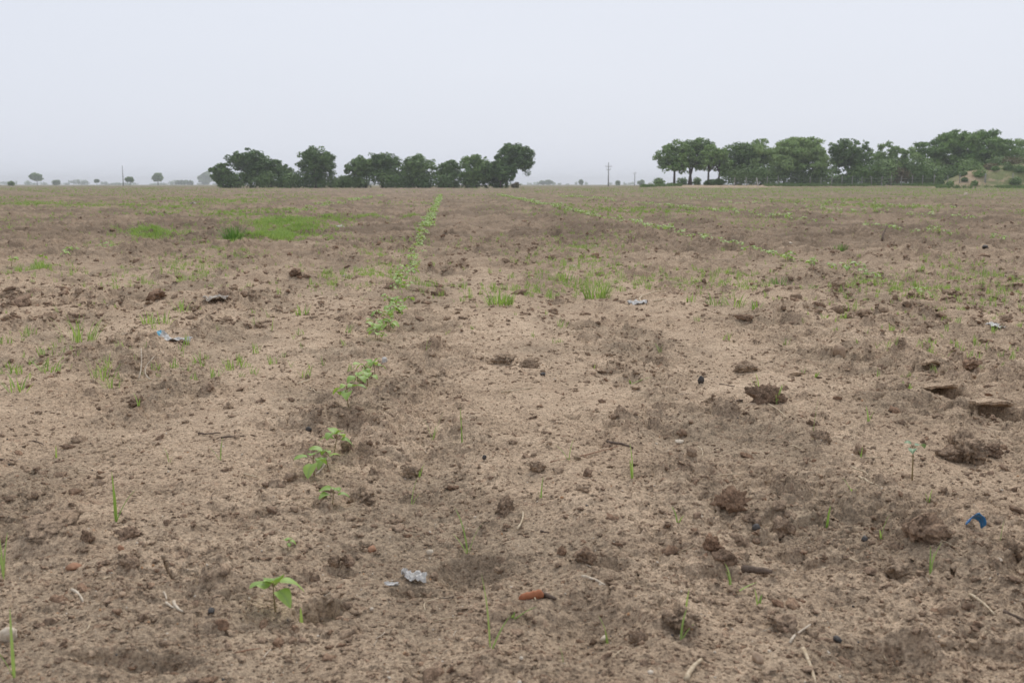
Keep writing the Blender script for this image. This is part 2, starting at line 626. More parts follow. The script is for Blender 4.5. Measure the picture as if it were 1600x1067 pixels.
def plain_mat(name, a, b, scale=40.0, rough=0.8, spec=0.3, bump=0.3, dist=0.002, obj=False):
    k = NT(name)
    pos = k.n("ShaderNodeTexCoord").outputs["Object"] if obj else k.n("ShaderNodeNewGeometry").outputs["Position"]
    n1 = k.noise(pos, scale, 5, 0.6)
    col = k.mix(k.ramp(n1, 0.3, 0.7), a, b)
    return k.done(k.principled(col, rough, spec, k.bump(n1, bump, dist)).outputs[0])


M_SOIL = soil_mat("field_soil")
M_CLOD = soil_mat("clod_soil", 0.60)
M_CLOD_DARK = soil_mat("damp_clod_soil", 0.9)
M_CLOD_PALE = soil_mat("dry_clod_soil", 0.32)
M_LEAF = leaf_mat("seedling_leaf", (0.190, 0.315, 0.060), (0.350, 0.480, 0.125), 0.28, 0.5, 0.4, 90, (0.26, 0.36, 0.12))
M_LEAF_BLUE = leaf_mat("bluish_leaf", (0.13, 0.22, 0.12), (0.19, 0.29, 0.16), 0.2, 0.5, 0.4, 90, (0.27, 0.36, 0.2))
M_STEM = leaf_mat("seedling_stem", (0.21, 0.16, 0.075), (0.26, 0.20, 0.09), 0.0)
M_GRASS = leaf_mat("grass_blade", (0.205, 0.310, 0.080), (0.360, 0.460, 0.160), 0.35, 0.5, 0.3, 50)
M_LAWN = leaf_mat("short_grass", (0.215, 0.320, 0.090), (0.350, 0.440, 0.150), 0.35, 0.5, 0.3, 50)
M_GRASS_DK = leaf_mat("lush_grass_blade", (0.095, 0.195, 0.045), (0.175, 0.300, 0.080), 0.3, 0.5, 0.3, 50)
M_STRAW = plain_mat("dry_straw", (0.36, 0.27, 0.17), (0.58, 0.48, 0.34), 160, 0.7, 0.25, 0.3, 0.001)
M_STRAW_PALE = plain_mat("bleached_husk", (0.42, 0.34, 0.25), (0.62, 0.54, 0.43), 160, 0.7, 0.25, 0.3, 0.001)
M_TWIG = plain_mat("weathered_twig", (0.085, 0.060, 0.045), (0.17, 0.125, 0.095), 160, 0.85, 0.2, 0.4, 0.001)
M_TWIG_RED = plain_mat("reddish_twig", (0.22, 0.12, 0.075), (0.33, 0.19, 0.12), 160, 0.85, 0.2, 0.4, 0.001)
M_BARK = plain_mat("bark", (0.075, 0.058, 0.045), (0.125, 0.10, 0.08), 3, 0.95, 0.1, 0.5, 0.05)
M_STONE_DK = plain_mat("dark_pebble", (0.034, 0.030, 0.028), (0.075, 0.066, 0.060), 200, 0.6, 0.4, 0.3, 0.001)
M_STONE = plain_mat("tan_stone", (0.30, 0.21, 0.14), (0.42, 0.31, 0.22), 120, 0.85, 0.2, 0.5, 0.002)
M_WHITE = plain_mat("soiled_white_scrap", (0.36, 0.335, 0.30), (0.60, 0.585, 0.56), 60, 0.5, 0.4, 0.4, 0.002)
M_GREYSCRAP = plain_mat("grey_dry_scrap", (0.33, 0.28, 0.23), (0.52, 0.47, 0.40), 50, 0.8, 0.2, 0.5, 0.003)
M_BLUE = plain_mat("blue_plastic", (0.015, 0.15, 0.40), (0.05, 0.27, 0.55), 60, 0.4, 0.5, 0.3, 0.002)
M_CYAN = plain_mat("faded_blue_plastic", (0.08, 0.33, 0.46), (0.20, 0.45, 0.55), 60, 0.45, 0.5, 0.3, 0.002)
M_CHIP = plain_mat("reddish_clay_chip", (0.27, 0.145, 0.085), (0.36, 0.20, 0.125), 90, 0.9, 0.2, 0.5, 0.002)
M_CLAY = plain_mat("terracotta", (0.27, 0.095, 0.045), (0.37, 0.150, 0.075), 90, 0.8, 0.25, 0.4, 0.001)
M_POST = plain_mat("concrete_post", (0.24, 0.235, 0.21), (0.36, 0.35, 0.32), 4, 0.9, 0.2, 0.2, 0.01)
M_POLE = plain_mat("pole_grey", (0.16, 0.15, 0.14), (0.22, 0.21, 0.20), 2, 0.8, 0.2, 0.2, 0.01)
M_WIRE = plain_mat("wire_grey", (0.25, 0.25, 0.25), (0.32, 0.32, 0.32), 5, 0.6, 0.4, 0.1, 0.001)
M_CROWN = leaf_mat("dense_foliage", (0.074, 0.138, 0.042), (0.178, 0.270, 0.082), 0.10, 0.6, 0.2, 0.5)
M_CROWN_MID = leaf_mat("mid_green_foliage", (0.108, 0.192, 0.050), (0.230, 0.335, 0.100), 0.10, 0.6, 0.2, 0.5)
M_FEATHER = leaf_mat("feathery_foliage", (0.150, 0.240, 0.080), (0.280, 0.375, 0.145), 0.15, 0.6, 0.2, 0.5)
M_SHRUB = leaf_mat("shrub_foliage", (0.095, 0.160, 0.050), (0.175, 0.250, 0.090), 0.2, 0.6, 0.2, 0.5)
M_SHRUB_DRY = leaf_mat("dry_shrub_foliage", (0.12, 0.10, 0.055), (0.20, 0.17, 0.09), 0.15, 0.6, 0.2, 0.5)

# ------------------------------------------------------------------ ground: one sheet out to the horizon
ys = [-6, -4, -2.5, -1.2, -0.3, 0.3, 0.7, 1.0, 1.2]
y = 1.28
while y < 3200:
    ys.append(y)
    px_step = y * y / (CAM_H * 1024)
    if y < 4:
        st = 0.60 * px_step
    elif y < 15:
        st = 0.0134 + (y - 4) * 0.0028
    elif y < 60:
        st = 0.05 + (y - 15) * 0.0085
    elif y < 260:
        st = 0.43 + (y - 60) * 0.03
    else:
        st = 6 + (y - 260) * 0.12
    y += st
ys.append(3200)
ys = np.array(ys)
tc = np.concatenate([-1 - np.linspace(1, 0, 46, endpoint=False)[:] ** 1.5, np.linspace(-1, 1, 612), 1 + np.linspace(0, 1, 47)[1:] ** 1.5])
YY = np.repeat(ys[:, None], len(tc), 1)
ye = np.maximum(YY, 1.28)
inner = np.clip(tc, -1, 1)[None, :]
outer = (tc[None, :] - inner)
XX = inner * (0.56 * ye) + outer * (2.5 + 0.6 * ye)
# small irregular offsets so the sheet's own grid never shows
Z, CL, DP = height(XX.ravel(), YY.ravel())
Yf, Xf = YY.ravel(), XX.ravel()
slope = Xf / np.maximum(Yf, 1)
weed = 0.42 * sstep(14, 50, Yf) + 0.35 * sstep(60, 170, Yf)
weed = weed * (0.55 + 0.45 * sstep(0.0, 0.2, slope)) + 0.9 * sstep(215, 260, Yf)
weed = weed * (1 - 0.75 * sstep(-0.35, -0.25, slope) * (1 - sstep(-0.12, 0.02, slope)) * (1 - sstep(205, 215, Yf)))
sand = sstep(176, 186, Yf) * (1 - sstep(205, 215, Yf)) * sstep(0.145, 0.17, slope) * (1 - sstep(0.235, 0.27, slope))
brown = sstep(4.2, 15, Yf) * (0.60 + 0.40 * sstep(-0.3, 0.3, fbm(Xf / 1.6, Yf / 2.2, 3, 55)))
fi = np.arange(len(ys) * len(tc)).reshape(len(ys), len(tc))
quads = np.stack([fi[:-1, :-1], fi[:-1, 1:], fi[1:, 1:], fi[1:, :-1]], -1).reshape(-1, 4)
me = mesh_np("ground", np.stack([Xf, Yf, Z], 1), quads, M_SOIL, {"clod": CL, "damp": DP, "weed": np.clip(weed, 0, 1), "sand": sand, "brown": brown})
ground = tag(link("ground", me), "bare tilled field of brown soil reaching to the horizon", None, None, "structure")
GZ, GC = Z.reshape(YY.shape)[:, 46:658].copy(), CL.reshape(YY.shape)[:, 46:658].copy()
del Z, CL, DP, XX, YY


def ground_z(x, y, clod=False):
    """level of the ground sheet itself at points of the field"""
    x, y = np.asarray(x, float), np.asarray(y, float)
    off = np.abs(x) > 0.56 * np.maximum(y, 1.28)
    if x.ndim and off.any():
        z, c = np.empty(x.shape), np.empty(x.shape)
        if (~off).any():
            z[~off], c[~off] = ground_z(x[~off], y[~off], True)
        z[off], c[off], _ = height(x[off], y[off])
        return (z, c) if clod else z
    r = np.clip(np.searchsorted(ys, y) - 1, 0, len(ys) - 2)
    fr = np.clip((y - ys[r]) / (ys[r + 1] - ys[r]), 0, 1)
    u = np.clip((x / (0.56 * np.maximum(y, 1.28)) + 1) / 2 * 611, 0, 610.999)
    c = u.astype(int)
    fc = u - c

    def pick(G):
        return (G[r, c] * (1 - fc) + G[r, c + 1] * fc) * (1 - fr) + (G[r + 1, c] * (1 - fc) + G[r + 1, c + 1] * fc) * fr
    return (pick(GZ), pick(GC)) if clod else pick(GZ)


def zat(x, y):
    return float(ground_z(x, y))


def spot(px, py):
    x, y = ground_at(px, py)
    return Vector((x, y, zat(x, y)))


# ------------------------------------------------------------------ scattered stuff (geometry nodes instancing)
def scatter(name, pts, rot, scl, meshes, label, idx=None):
    n = len(pts)
    coll = bpy.data.collections.new(name + "_pieces")
    for i, m in enumerate(meshes):
        coll.objects.link(bpy.data.objects.new("%s_piece" % name, m))
    me = bpy.data.meshes.new(name)
    me.vertices.add(n)
    me.vertices.foreach_set("co", np.asarray(pts, np.float32).ravel())
    for key, arr in (("rot", rot), ("scl", scl)):
        at = me.attributes.new(key, "FLOAT_VECTOR", "POINT")
        at.data.foreach_set("vector", np.asarray(arr, np.float32).ravel())
    at = me.attributes.new("pick", "INT", "POINT")
    at.data.foreach_set("value", np.asarray(idx if idx is not None else RNG.integers(0, len(meshes), n), np.int32))
    o = link(name, me)
    ng = bpy.data.node_groups.new(name, "GeometryNodeTree")
    ng.interface.new_socket("Geometry", in_out="INPUT", socket_type="NodeSocketGeometry")
    ng.interface.new_socket("Geometry", in_out="OUTPUT", socket_type="NodeSocketGeometry")
    N = ng.nodes
    gi, go = N.new("NodeGroupInput"), N.new("NodeGroupOutput")
    iop = N.new("GeometryNodeInstanceOnPoints")
    ci = N.new("GeometryNodeCollectionInfo")
    ci.inputs["Collection"].default_value = coll
    ci.inputs["Separate Children"].default_value = True
    ci.inputs["Reset Children"].default_value = True

    def named(key, dt):
        a = N.new("GeometryNodeInputNamedAttribute")
        a.data_type = dt
        a.inputs["Name"].default_value = key
        return a.outputs["Attribute"]
    L = ng.links
    L.new(gi.outputs[0], iop.inputs["Points"])
    L.new(ci.outputs[0], iop.inputs["Instance"])
    iop.inputs["Pick Instance"].default_value = True
    L.new(named("pick", "INT"), iop.inputs["Instance Index"])
    L.new(named("rot", "FLOAT_VECTOR"), iop.inputs["Rotation"])
    L.new(named("scl", "FLOAT_VECTOR"), iop.inputs["Scale"])
    L.new(iop.outputs[0], go.inputs[0])
    md = o.modifiers.new("scatter", "NODES")
    md.node_group = ng
    return tag(o, label, None, None, "stuff")


def field_points(n, y0, y1, power, dens=None, wid=0.60, pad=0.4):
    """random points over the field; the nearer, the denser (power 1 = log spacing)"""
    out = []
    got = 0
    while got < n:
        m = int(n * 2) + 100
        if power == 1:
            y = np.exp(RNG.uniform(math.log(y0), math.log(y1), m))
        else:
            e = 1 - power
            y = (RNG.uniform(0, 1, m) * (y1 ** e - y0 ** e) + y0 ** e) ** (1 / e)
        x = RNG.uniform(-1, 1, m) * (wid * y + pad)
        if dens is not None:
            k = RNG.uniform(0, 1, m) < dens(x, y)
            x, y = x[k], y[k]
        out.append(np.stack([x, y], 1))
        got += len(x)
    return np.concatenate(out)[:n]


def lay(xy, sink, scl):
    z = ground_z(xy[:, 0], xy[:, 1])
    return np.stack([xy[:, 0], xy[:, 1], z - sink * scl], 1)


crumbs = [rock_mesh("soil_crumb", 2, 100 + i, M_CLOD if i % 4 == 0 else M_CLOD_PALE, 0.72, 0.9, 0.5, 0.4) for i in range(7)]
N1, N2 = 95000, 20000
xy = np.concatenate([field_points(N1, 1.25, 5.0, 1.4, lambda x, y: 0.24 + 0.60 * ground_z(x, y, True)[1] + 0.20 * rough_mask(x, y) ** 2), field_points(N2, 3.5, 16, 1.2, lambda x, y: 0.1 + 0.9 * ground_z(x, y, True)[1])])
s = np.concatenate([np.exp(RNG.normal(math.log(0.0034), 0.6, N1)), np.exp(RNG.normal(math.log(0.0085), 0.55, N2))])
s = np.clip(s, 0.0016, 0.03)
scatter("soil_crumbs", lay(xy, 0.16, s), RNG.uniform(-0.6, 0.6, (len(s), 3)) + np.stack([0 * s, 0 * s, RNG.uniform(0, 6.28, len(s))], 1),
        s[:, None] * RNG.uniform(0.7, 1.4, (len(s), 3)) * np.array([1, 1, 0.72]), crumbs, "small brown crumbs of soil scattered over the field surface")

fc = [rock_mesh("field_clod", 2, 160 + i, M_CLOD_DARK if i % 2 else M_CLOD, 0.50, 0.9, 0.5, 0.3) for i in range(6)]
N = 15000
xy = field_points(N, 5.0, 48, 0.9, lambda x, y: np.clip(0.04 + 1.3 * ground_z(x, y, True)[1] * sstep(-0.15, 0.25, fbm(x / (1 + y * .1), y / (1.5 + y * .12), 3, 58)), 0, 1))
s = np.clip(np.exp(RNG.normal(math.log(0.026), 0.45, N)) * (0.75 + 0.022 * xy[:, 1]), 0.012, 0.12)
N_ = 5200
xy_ = field_points(N_, 1.3, 7.5, 1.25, lambda x, y: 0.10 + 0.9 * ground_z(x, y, True)[1] * sstep(-0.25, 0.2, fbm(x / .5, y / .6, 3, 59)))
s_ = np.clip(np.exp(RNG.normal(math.log(0.0095), 0.55, N_)) * (0.8 + 0.08 * xy_[:, 1]), 0.004, 0.045)
xy, s, N = np.concatenate([xy, xy_]), np.concatenate([s, s_]), N + N_
scatter("small_clod_rubble", lay(xy, 0.14, s), RNG.uniform(-0.5, 0.5, (N, 3)) + np.stack([0 * s, 0 * s, RNG.uniform(0, 6.28, N)], 1), s[:, None] * RNG.uniform(0.75, 1.35, (N, 3)), fc,
        "broken dark clods too many to count over the middle of the field")

mg = [plain_mat("pale_grit", (0.46, 0.38, 0.29), (0.62, 0.55, 0.45), 300), plain_mat("orange_grit", (0.36, 0.19, 0.09), (0.46, 0.27, 0.14), 300), M_STONE_DK, M_STONE]
grit = [rock_mesh("grit", 1, 200 + i, mg[(0, 1, 0, 2, 3, 3)[i]], 0.8, 0.3, 0.05) for i in range(6)]
N = 7000
xy = field_points(N, 1.25, 7, 1.4)
s = np.clip(np.exp(RNG.normal(math.log(0.0030), 0.45, N)), 0.0012, 0.011)
scatter("gravel", lay(xy, 0.05, s), RNG.uniform(-1, 1, (N, 3)) * 3, s[:, None] * RNG.uniform(0.7, 1.3, (N, 3)), grit, "fine pale and orange grit lying on the soil")

straws = []
for i in range(6):
    b = MB()
    r_ = random.Random(i)
    c1 = r_.uniform(-0.15, 0.15)
    b.tube([(-0.5, 0, 0), (-0.2, c1 * 0.7, 0.02), (0.15, c1, 0.03), (0.5, 0, r_.uniform(0, 0.12))], [0.024, 0.03, 0.028, 0.015], 5)
    straws.append(b.mesh("straw_bit", (M_STRAW, M_STRAW, M_TWIG, M_STRAW_PALE, M_TWIG_RED, M_STRAW)[i]))
N = 2600
xy = field_points(N, 1.3, 12, 1.2, lambda x, y: 0.25 + 0.75 * (perlin(x / 0.9, y / 0.9, 33) > 0))
s = np.clip(np.exp(RNG.normal(math.log(0.014), 0.5, N)), 0.006, 0.05) * (0.8 + 0.06 * xy[:, 1])
p = lay(xy, 0.0, s)
p[:, 2] += 0.0015
scatter("straw_litter", p, np.stack([RNG.normal(0, 0.15, N), RNG.normal(0, 0.22, N), RNG.uniform(0, 6.28, N)], 1), np.stack([s, s * 0.9, s * 0.9], 1), straws,
        "bits of dry straw and thin twigs strewn over the soil")


# ------------------------------------------------------------------ far field weeds and grass (stuff)
def sprig(name, n, h, w, seed, mat):
    r_ = random.Random(seed)
    b = MB()
    for i in range(n):
        b.blade((r_.uniform(-1, 1) * h * 0.12 * n ** 0.4, r_.uniform(-1, 1) * h * 0.12 * n ** 0.4, -0.003), r_.uniform(0, 6.28), h * r_.uniform(0.6, 1.1), w * r_.uniform(0.7, 1.2),
                r_.uniform(0.3, 1.5), r_.uniform(0.05, 0.45), 4, r_.random())
    return b.mesh(name, mat)


weeds = [sprig("weed_sprig", n, 0.06, 0.0045, i, M_GRASS) for i, n in enumerate((3, 4, 5, 7, 9))]


def weed_density(x, y):
    d = sstep(0.0, 0.35, fbm(x / (1.1 + y * 0.05), y / (1.1 + y * 0.12), 3, 71)) * 0.8 + 0.05
    a = sstep(5.0, 7.5, y)
    return d * (0.10 + 0.9 * a)


N = 7500
xy = field_points(N, 3.6, 34, 1.0, weed_density, 0.56, 0.3)
s = RNG.uniform(0.5, 1.25, N) * (0.75 + 0.02 * xy[:, 1])
scatter("weeds", lay(xy, 0.0, s), np.stack([RNG.normal(0, 0.12, N), RNG.normal(0, 0.12, N), RNG.uniform(0, 6.28, N)], 1), np.repeat(s[:, None], 3, 1), weeds,
        "sparse thin green weeds sprouting across the bare field")

big = [sprig("far_weed_sprig", 10, 0.10, 0.014, 20 + i, M_LAWN) for i in range(3)]


def far_density(x, y):
    f = fbm(x / 4.5, y / 8.0, 3, 72)
    side = sstep(-0.1, 0.25, x / y)
    lft = sstep(-0.18, -0.3, x / y) if False else np.clip((-0.16 - x / y) / 0.1, 0, 1)
    return np.clip(sstep(-0.05, 0.4, f) * (0.25 + 0.75 * np.maximum(side, lft)) + 0.25 * side * sstep(50, 120, y), 0, 1)


N = 15000
xy = field_points(N, 22, 205, 0.75, far_density, 0.56, 0.3)
s = RNG.uniform(0.6, 1.3, N) * (0.7 + 0.004 * xy[:, 1])
scatter("far_weeds", lay(xy, 0.0, s), np.stack([0 * s, 0 * s, RNG.uniform(0, 6.28, N)], 1), np.repeat(s[:, None], 3, 1), big,
        "low green weeds veiling the far part of the field")

# dense short grass patches left of the first seedling row: (px, py, half width px, half height px, count)
PATCHES = [(440, 352, 70, 8, 2600), (500, 347, 50, 4, 900), (440, 372, 60, 7, 1300), (470, 362, 45, 8, 900), (235, 369, 42, 6, 700), (370, 318, 70, 5, 1100), (130, 322, 110, 6, 1100), (260, 328, 60, 5, 500),
           (575, 343, 30, 3, 350), (360, 340, 45, 5, 300), (640, 341, 14, 2, 100), (520, 312, 60, 2.5, 350), (40, 318, 60, 5, 500), (400, 380, 80, 5, 350), (60, 424, 45, 8, 60)]
pl = []
for (px, py, wx_, wy_, n) in PATCHES:
    for _ in range(n):
        q = min(1.7, abs(random.gauss(0, 0.62)) + 0.15 * random.random())
        t = random.uniform(0, 6.283)
        a, yy, zz = ray(px + wx_ * q * math.cos(t), py + wy_ * q * math.sin(t))
        k = -CAM_H / zz
        pl.append((a * k, yy * k))
xy = np.array(pl)
keep = fbm(xy[:, 0] / 0.8, xy[:, 1] / 1.6, 4, 75, 0.6) > -0.24
xy = xy[keep]
s = RNG.uniform(0.6, 1.25, len(xy)) * 0.9
lawn = [sprig("grass_sprig", 8, 0.06 + 0.012 * i, 0.0065, 40 + i, M_LAWN) for i in range(4)]
scatter("grass", lay(xy, 0.0, s), np.stack([0 * s, 0 * s, RNG.uniform(0, 6.28, len(s))], 1), np.repeat(s[:, None], 3, 1), lawn, "dense patches of short bright green grass left of the seedling row")
#@@PART2@@

# ------------------------------------------------------------------ seedlings
def leaf_shape(L, W, az, base, rise, droop, seed, lobes=0.0):
    """a broad leaf: folded along the midrib, wavy edge, drooping tip"""
    r_ = random.Random(seed)
    nu, nv = 8, 6
    out = Vector((math.cos(az), math.sin(az), 0))
    side = Vector((-math.sin(az), math.cos(az), 0))
    roll = r_.uniform(-0.25, 0.25)
    v, vein, ph = [], [], r_.uniform(0, 6)
    for i in range(nu + 1):
        t = i / nu
        w = W * 0.5 * (math.sin(math.pi * min(1, t * 0.93 + 0.07)) ** 0.62) * (1.12 - 0.45 * t)
        if lobes:
            w *= 1 + lobes * math.cos(t * 3 * 2 * math.pi)
        if i == nu:
            w = W * 0.02
        z0 = rise * L * t - droop * L * t * t
        for j in range(nv + 1):
            q = 2 * j / nv - 1
            fold = 0.20 * abs(q) * w + 0.03 * L * math.sin(6 * t + ph + 2 * q) * abs(q)
            p = Vector(base) + out * (L * t * (1 - 0.10 * droop * t)) + side * (q * w) + Vector((0, 0, z0 + fold + roll * q * w))
            v.append(p)
            vein.append(1.0 if j == nv // 2 else 0.0)
    f = []
    for i in range(nu):
        for j in range(nv):
            a = i * (nv + 1) + j
            f.append((a, a + nv + 1, a + nv + 2, a + 1))
    return v, f, vein


def seedling_shape(seed, n_leaf, h=0.072, spread=0.038, lobes=0.0):
    r_ = random.Random(seed)
    bend = Vector((r_.uniform(-1, 1), r_.uniform(-1, 1), 0)) * 0.008
    stem_pts = [Vector((0, 0, -0.006)), Vector((0, 0, h * 0.3)) + bend * 0.7, Vector((0, 0, h * 0.65)) + bend * 1.1, Vector((0, 0, h * 0.88)) + bend]
    stem = MB()
    stem.tube(stem_pts, [0.0017, 0.0015, 0.0013, 0.0012], 6)
    tip = stem_pts[-1]
    leaves = []
    a0 = r_.uniform(0, 6.28)
    for k in range(n_leaf):
        az = a0 + k * (2 * math.pi / n_leaf if n_leaf > 2 else math.pi) + r_.uniform(-0.35, 0.35)
        young = (k == n_leaf - 1 and n_leaf > 2)
        pet = spread * r_.uniform(0.22, 0.42) * (0.4 if young else 1)
        low = n_leaf > 4 and k % 3 == 0 and not young
        zt = (h * r_.uniform(-0.22, -0.12) if low else h * r_.uniform(0.0, 0.10)) + (h * 0.08 if young else 0)
        end = tip + Vector((math.cos(az) * pet, math.sin(az) * pet, zt))
        stem.tube([tip + Vector((0, 0, -0.002)), (tip + end) / 2 + Vector((0, 0, 0.002)), end], [0.0010, 0.0008, 0.0007], 5)
        L = spread * r_.uniform(0.85, 1.2) * (0.62 if young else 1)
        leaves.append(leaf_shape(L, L * r_.uniform(0.72, 0.95), az, end, r_.uniform(0.05, 0.6) + (0.3 if young else 0), r_.uniform(0.3, 0.9), seed * 17 + k, lobes))
    return stem, leaves


def leaf_me(sh, mat, tint):
    v, f, vein = sh
    return mesh_np("leaf", [tuple(p) for p in v], f, mat, {"tint": [tint] * len(v), "vein": vein})


def make_seedling(seed, n_leaf, lobes=0.0, mat=None, h=0.064, spread=0.038):
    stem, leaves = seedling_shape(seed, n_leaf, h, spread, lobes)
    r_ = random.Random(seed + 5)
    return stem.mesh("stem", M_STEM), [leaf_me(l, mat or M_LEAF, r_.uniform(0.1, 0.9)) for l in leaves]


SEED_KINDS = [make_seedling(300 + i, (5, 6, 5, 6, 5, 6)[i]) for i in range(6)]
SEED_WHOLE = []
for i in range(5):
    stem, leaves = seedling_shape(340 + i, (5, 6, 4, 5, 5)[i], 0.062)
    v, f, mi, vein = list(stem.v), [list(q) for q in stem.f], [1] * len(stem.f), [0.0] * len(stem.v)
    for (lv, lf, lve) in leaves:
        b = len(v)
        v += [tuple(p) for p in lv]
        f += [[b + q for q in ff] for ff in lf]
        mi += [0] * len(lf)
        vein += lve
    me = bpy.data.meshes.new("seedling")
    me.from_pydata(v, [], f)
    me.materials.append(M_LEAF)
    me.materials.append(M_STEM)
    me.polygons.foreach_set("material_index", np.array(mi, np.int32))
    me.polygons.foreach_set("use_smooth", np.ones(len(f), bool))
    at = me.attributes.new("vein", "FLOAT", "POINT")
    at.data.foreach_set("value", np.array(vein, np.float32))
    at = me.attributes.new("tint", "FLOAT", "POINT")
    at.data.foreach_set("value", np.array([random.Random(int(i * 50 + k // 63)).random() for k in range(len(v))], np.float32))
    me.update()
    SEED_WHOLE.append(me)


def plant_parts(kind, p, rz, sc, label, group, tilt=0.12):
    stem_me, leaf_mes = kind
    root = empty("seedling", p, rz, sc)
    root.rotation_euler = (random.uniform(-tilt, tilt), random.uniform(-tilt, tilt), rz)
    tag(root, label, "seedling", group)
    link("stem", stem_me, root)
    for m in leaf_mes:
        link("leaf", m, root)
    return root


G1, G2, G3, G0 = "seedlings of the long centre row", "seedlings of the diagonal row on the right", "seedlings of the rows far right", "seedlings of the row on the left"
NEAR = [  # px, py of the base, height px, kind, turn, label
    (431, 961, 74, 1, 2.6, "nearest seedling of the centre row, beside the dark hollow at the front"),
    (519, 801, 42, 0, 0.4, "low seedling with two rounded pale leaves, second nearest in the centre row"),
    (491, 752, 52, 4, 1.9, "seedling with a dark green left leaf, in front of the small dark clod"),
    (514, 740, 44, 2, 3.3, "seedling whose pale leaf hangs in front of the round clod"),
    (521, 727, 48, 3, 5.1, "bright green seedling standing just behind the pair near the round clod"),
    (546, 662, 52, 5, 1.0, "lone seedling on a thin curved stem between two seedling pairs"),
    (560, 617, 34, 1, 0.1, "front seedling of the cluster before the white pebble"),
    (574, 610, 34, 0, 2.2, "small right seedling of the cluster before the white pebble"),
    (571, 598, 34, 2, 4.0, "left rear seedling of the cluster before the white pebble"),
    (586, 597, 36, 3, 5.4, "seedling with its leaves touching the white pebble"),
]
for (px, py, hp, kd, rz, lab) in NEAR:
    p = spot(px, py)
    plant_parts(SEED_KINDS[kd], p, rz, hp * scale_at(p.y) / 0.088, lab, G1)


def row_x(k, y):
    return -0.305 - 0.064 * y + 3.35 * k


count = 0
far_v = []


def plant_row(k, y0, y1, gap, label, group, parts_until, jit=0.05, miss=0.12, sc0=1.0, alone_until=60):
    global count
    y = y0
    while y < y1:
        n = 1 if random.random() < 0.5 else 2
        for _ in range(n):
            x = row_x(k, y) + random.gauss(0, jit)
            yy = y + random.uniform(-0.5, 0.5) * gap
            if random.random() < miss or abs(x) > 0.55 * yy:
                continue
            sc = random.uniform(0.75, 1.25) * sc0 * (1 + 0.016 * min(yy, 40))
            p = Vector((x, yy, zat(x, yy)))
            if yy < parts_until:
                plant_parts(random.choice(SEED_KINDS), p, random.uniform(0, 6.28), sc, label, group, 0.2)
                count += 1
            elif count < 296 and yy < alone_until:
                o = link("seedling", random.choice(SEED_WHOLE))
                o.location = p
                o.rotation_euler = (random.uniform(-.2, .2), random.uniform(-.2, .2), random.uniform(0, 6.28))
                o.scale = (sc, sc, sc)
                tag(o, label, "seedling", group)
                count += 1
            else:
                far_v.append((p, sc))
        y += gap * random.uniform(0.7, 1.3) * (1 + 0.02 * y)


plant_row(0, 4.55, 6.15, 0.085, "young seedling in the packed part of the centre row, beyond the white pebble", G1, 9, 0.04, 0.15, 0.72)
plant_row(0, 6.6, 13.5, 0.14, "young seedling in the long unbroken green line of the centre row", G1, 8, 0.035, 0.14, 0.76)
plant_row(1, 7.35, 14.0, 0.125, "young seedling in the diagonal row that runs to the right edge", G2, 9, 0.05, 0.15, 0.88)
plant_row(2, 11.0, 17.0, 0.22, "young seedling in the thin row near the right edge, behind the diagonal row", G3, 5, 0.07, 0.4)
plant_row(-1, 8.6, 11.5, 0.25, "young seedling at the left edge, in the row left of the centre row", G0, 5, 0.08, 0.25)
plant_row(0, 13.5, 60, 0.17, "young seedling in the far thin end of the centre row", G1, 8, 0.045, 0.1, 1.0, 24)
plant_row(1, 14.0, 60, 0.2, "young seedling in the far part of the diagonal row", G2, 8, 0.07, 0.15, 1.1, 20)
plant_row(2, 17.0, 60, 0.25, "", G3, 0, 0.08, 0.3, 1.1, 0)
plant_row(3, 19.0, 60, 0.3, "", G3, 0, 0.08, 0.35, 1.1, 0)
plant_row(4, 26.0, 60, 0.35, "", G3, 0, 0.08, 0.35, 1.1, 0)
plant_row(-1, 24, 60, 0.3, "", G0, 0, 0.08, 0.3, 1.1, 0)
scatter("far_seedlings", [tuple(p) for p, s_ in far_v], [(0, 0, random.uniform(0, 6.28)) for _ in far_v], [(s_, s_, s_) for p, s_ in far_v], SEED_WHOLE,
        "far seedlings running on in thin green rows toward the trees")
# seedlings that stand alone
p = spot(1425, 752)
o = plant_parts(make_seedling(411, 3, 0.18, M_LEAF_BLUE, 0.08, 0.030), p, 0.7, 60 * scale_at(p.y) / 0.084, "lone bluish green seedling on a tall pink stem at right, beside the big clod", None, 0.03)
o["category"] = "seedling"
for (px, py, hp, kd, lab) in [(1440, 470, 20, 2, "broad leaved seedling at the near end of the diagonal row, dark soil beside it"), (1428, 466, 18, 1, "small seedling left of the broad leaved one at the near end of the diagonal row"),
                              (1428, 560, 0, 0, ""), (450, 868, 18, 0, "wilted pale seedling lying on the soil behind the nearest seedling")]:
    if not hp:
        continue
    p = spot(px, py)
    plant_parts(SEED_KINDS[kd], p, random.uniform(0, 6.28), hp * scale_at(p.y) / 0.075, lab, None, 0.1 if py < 800 else 0.5)

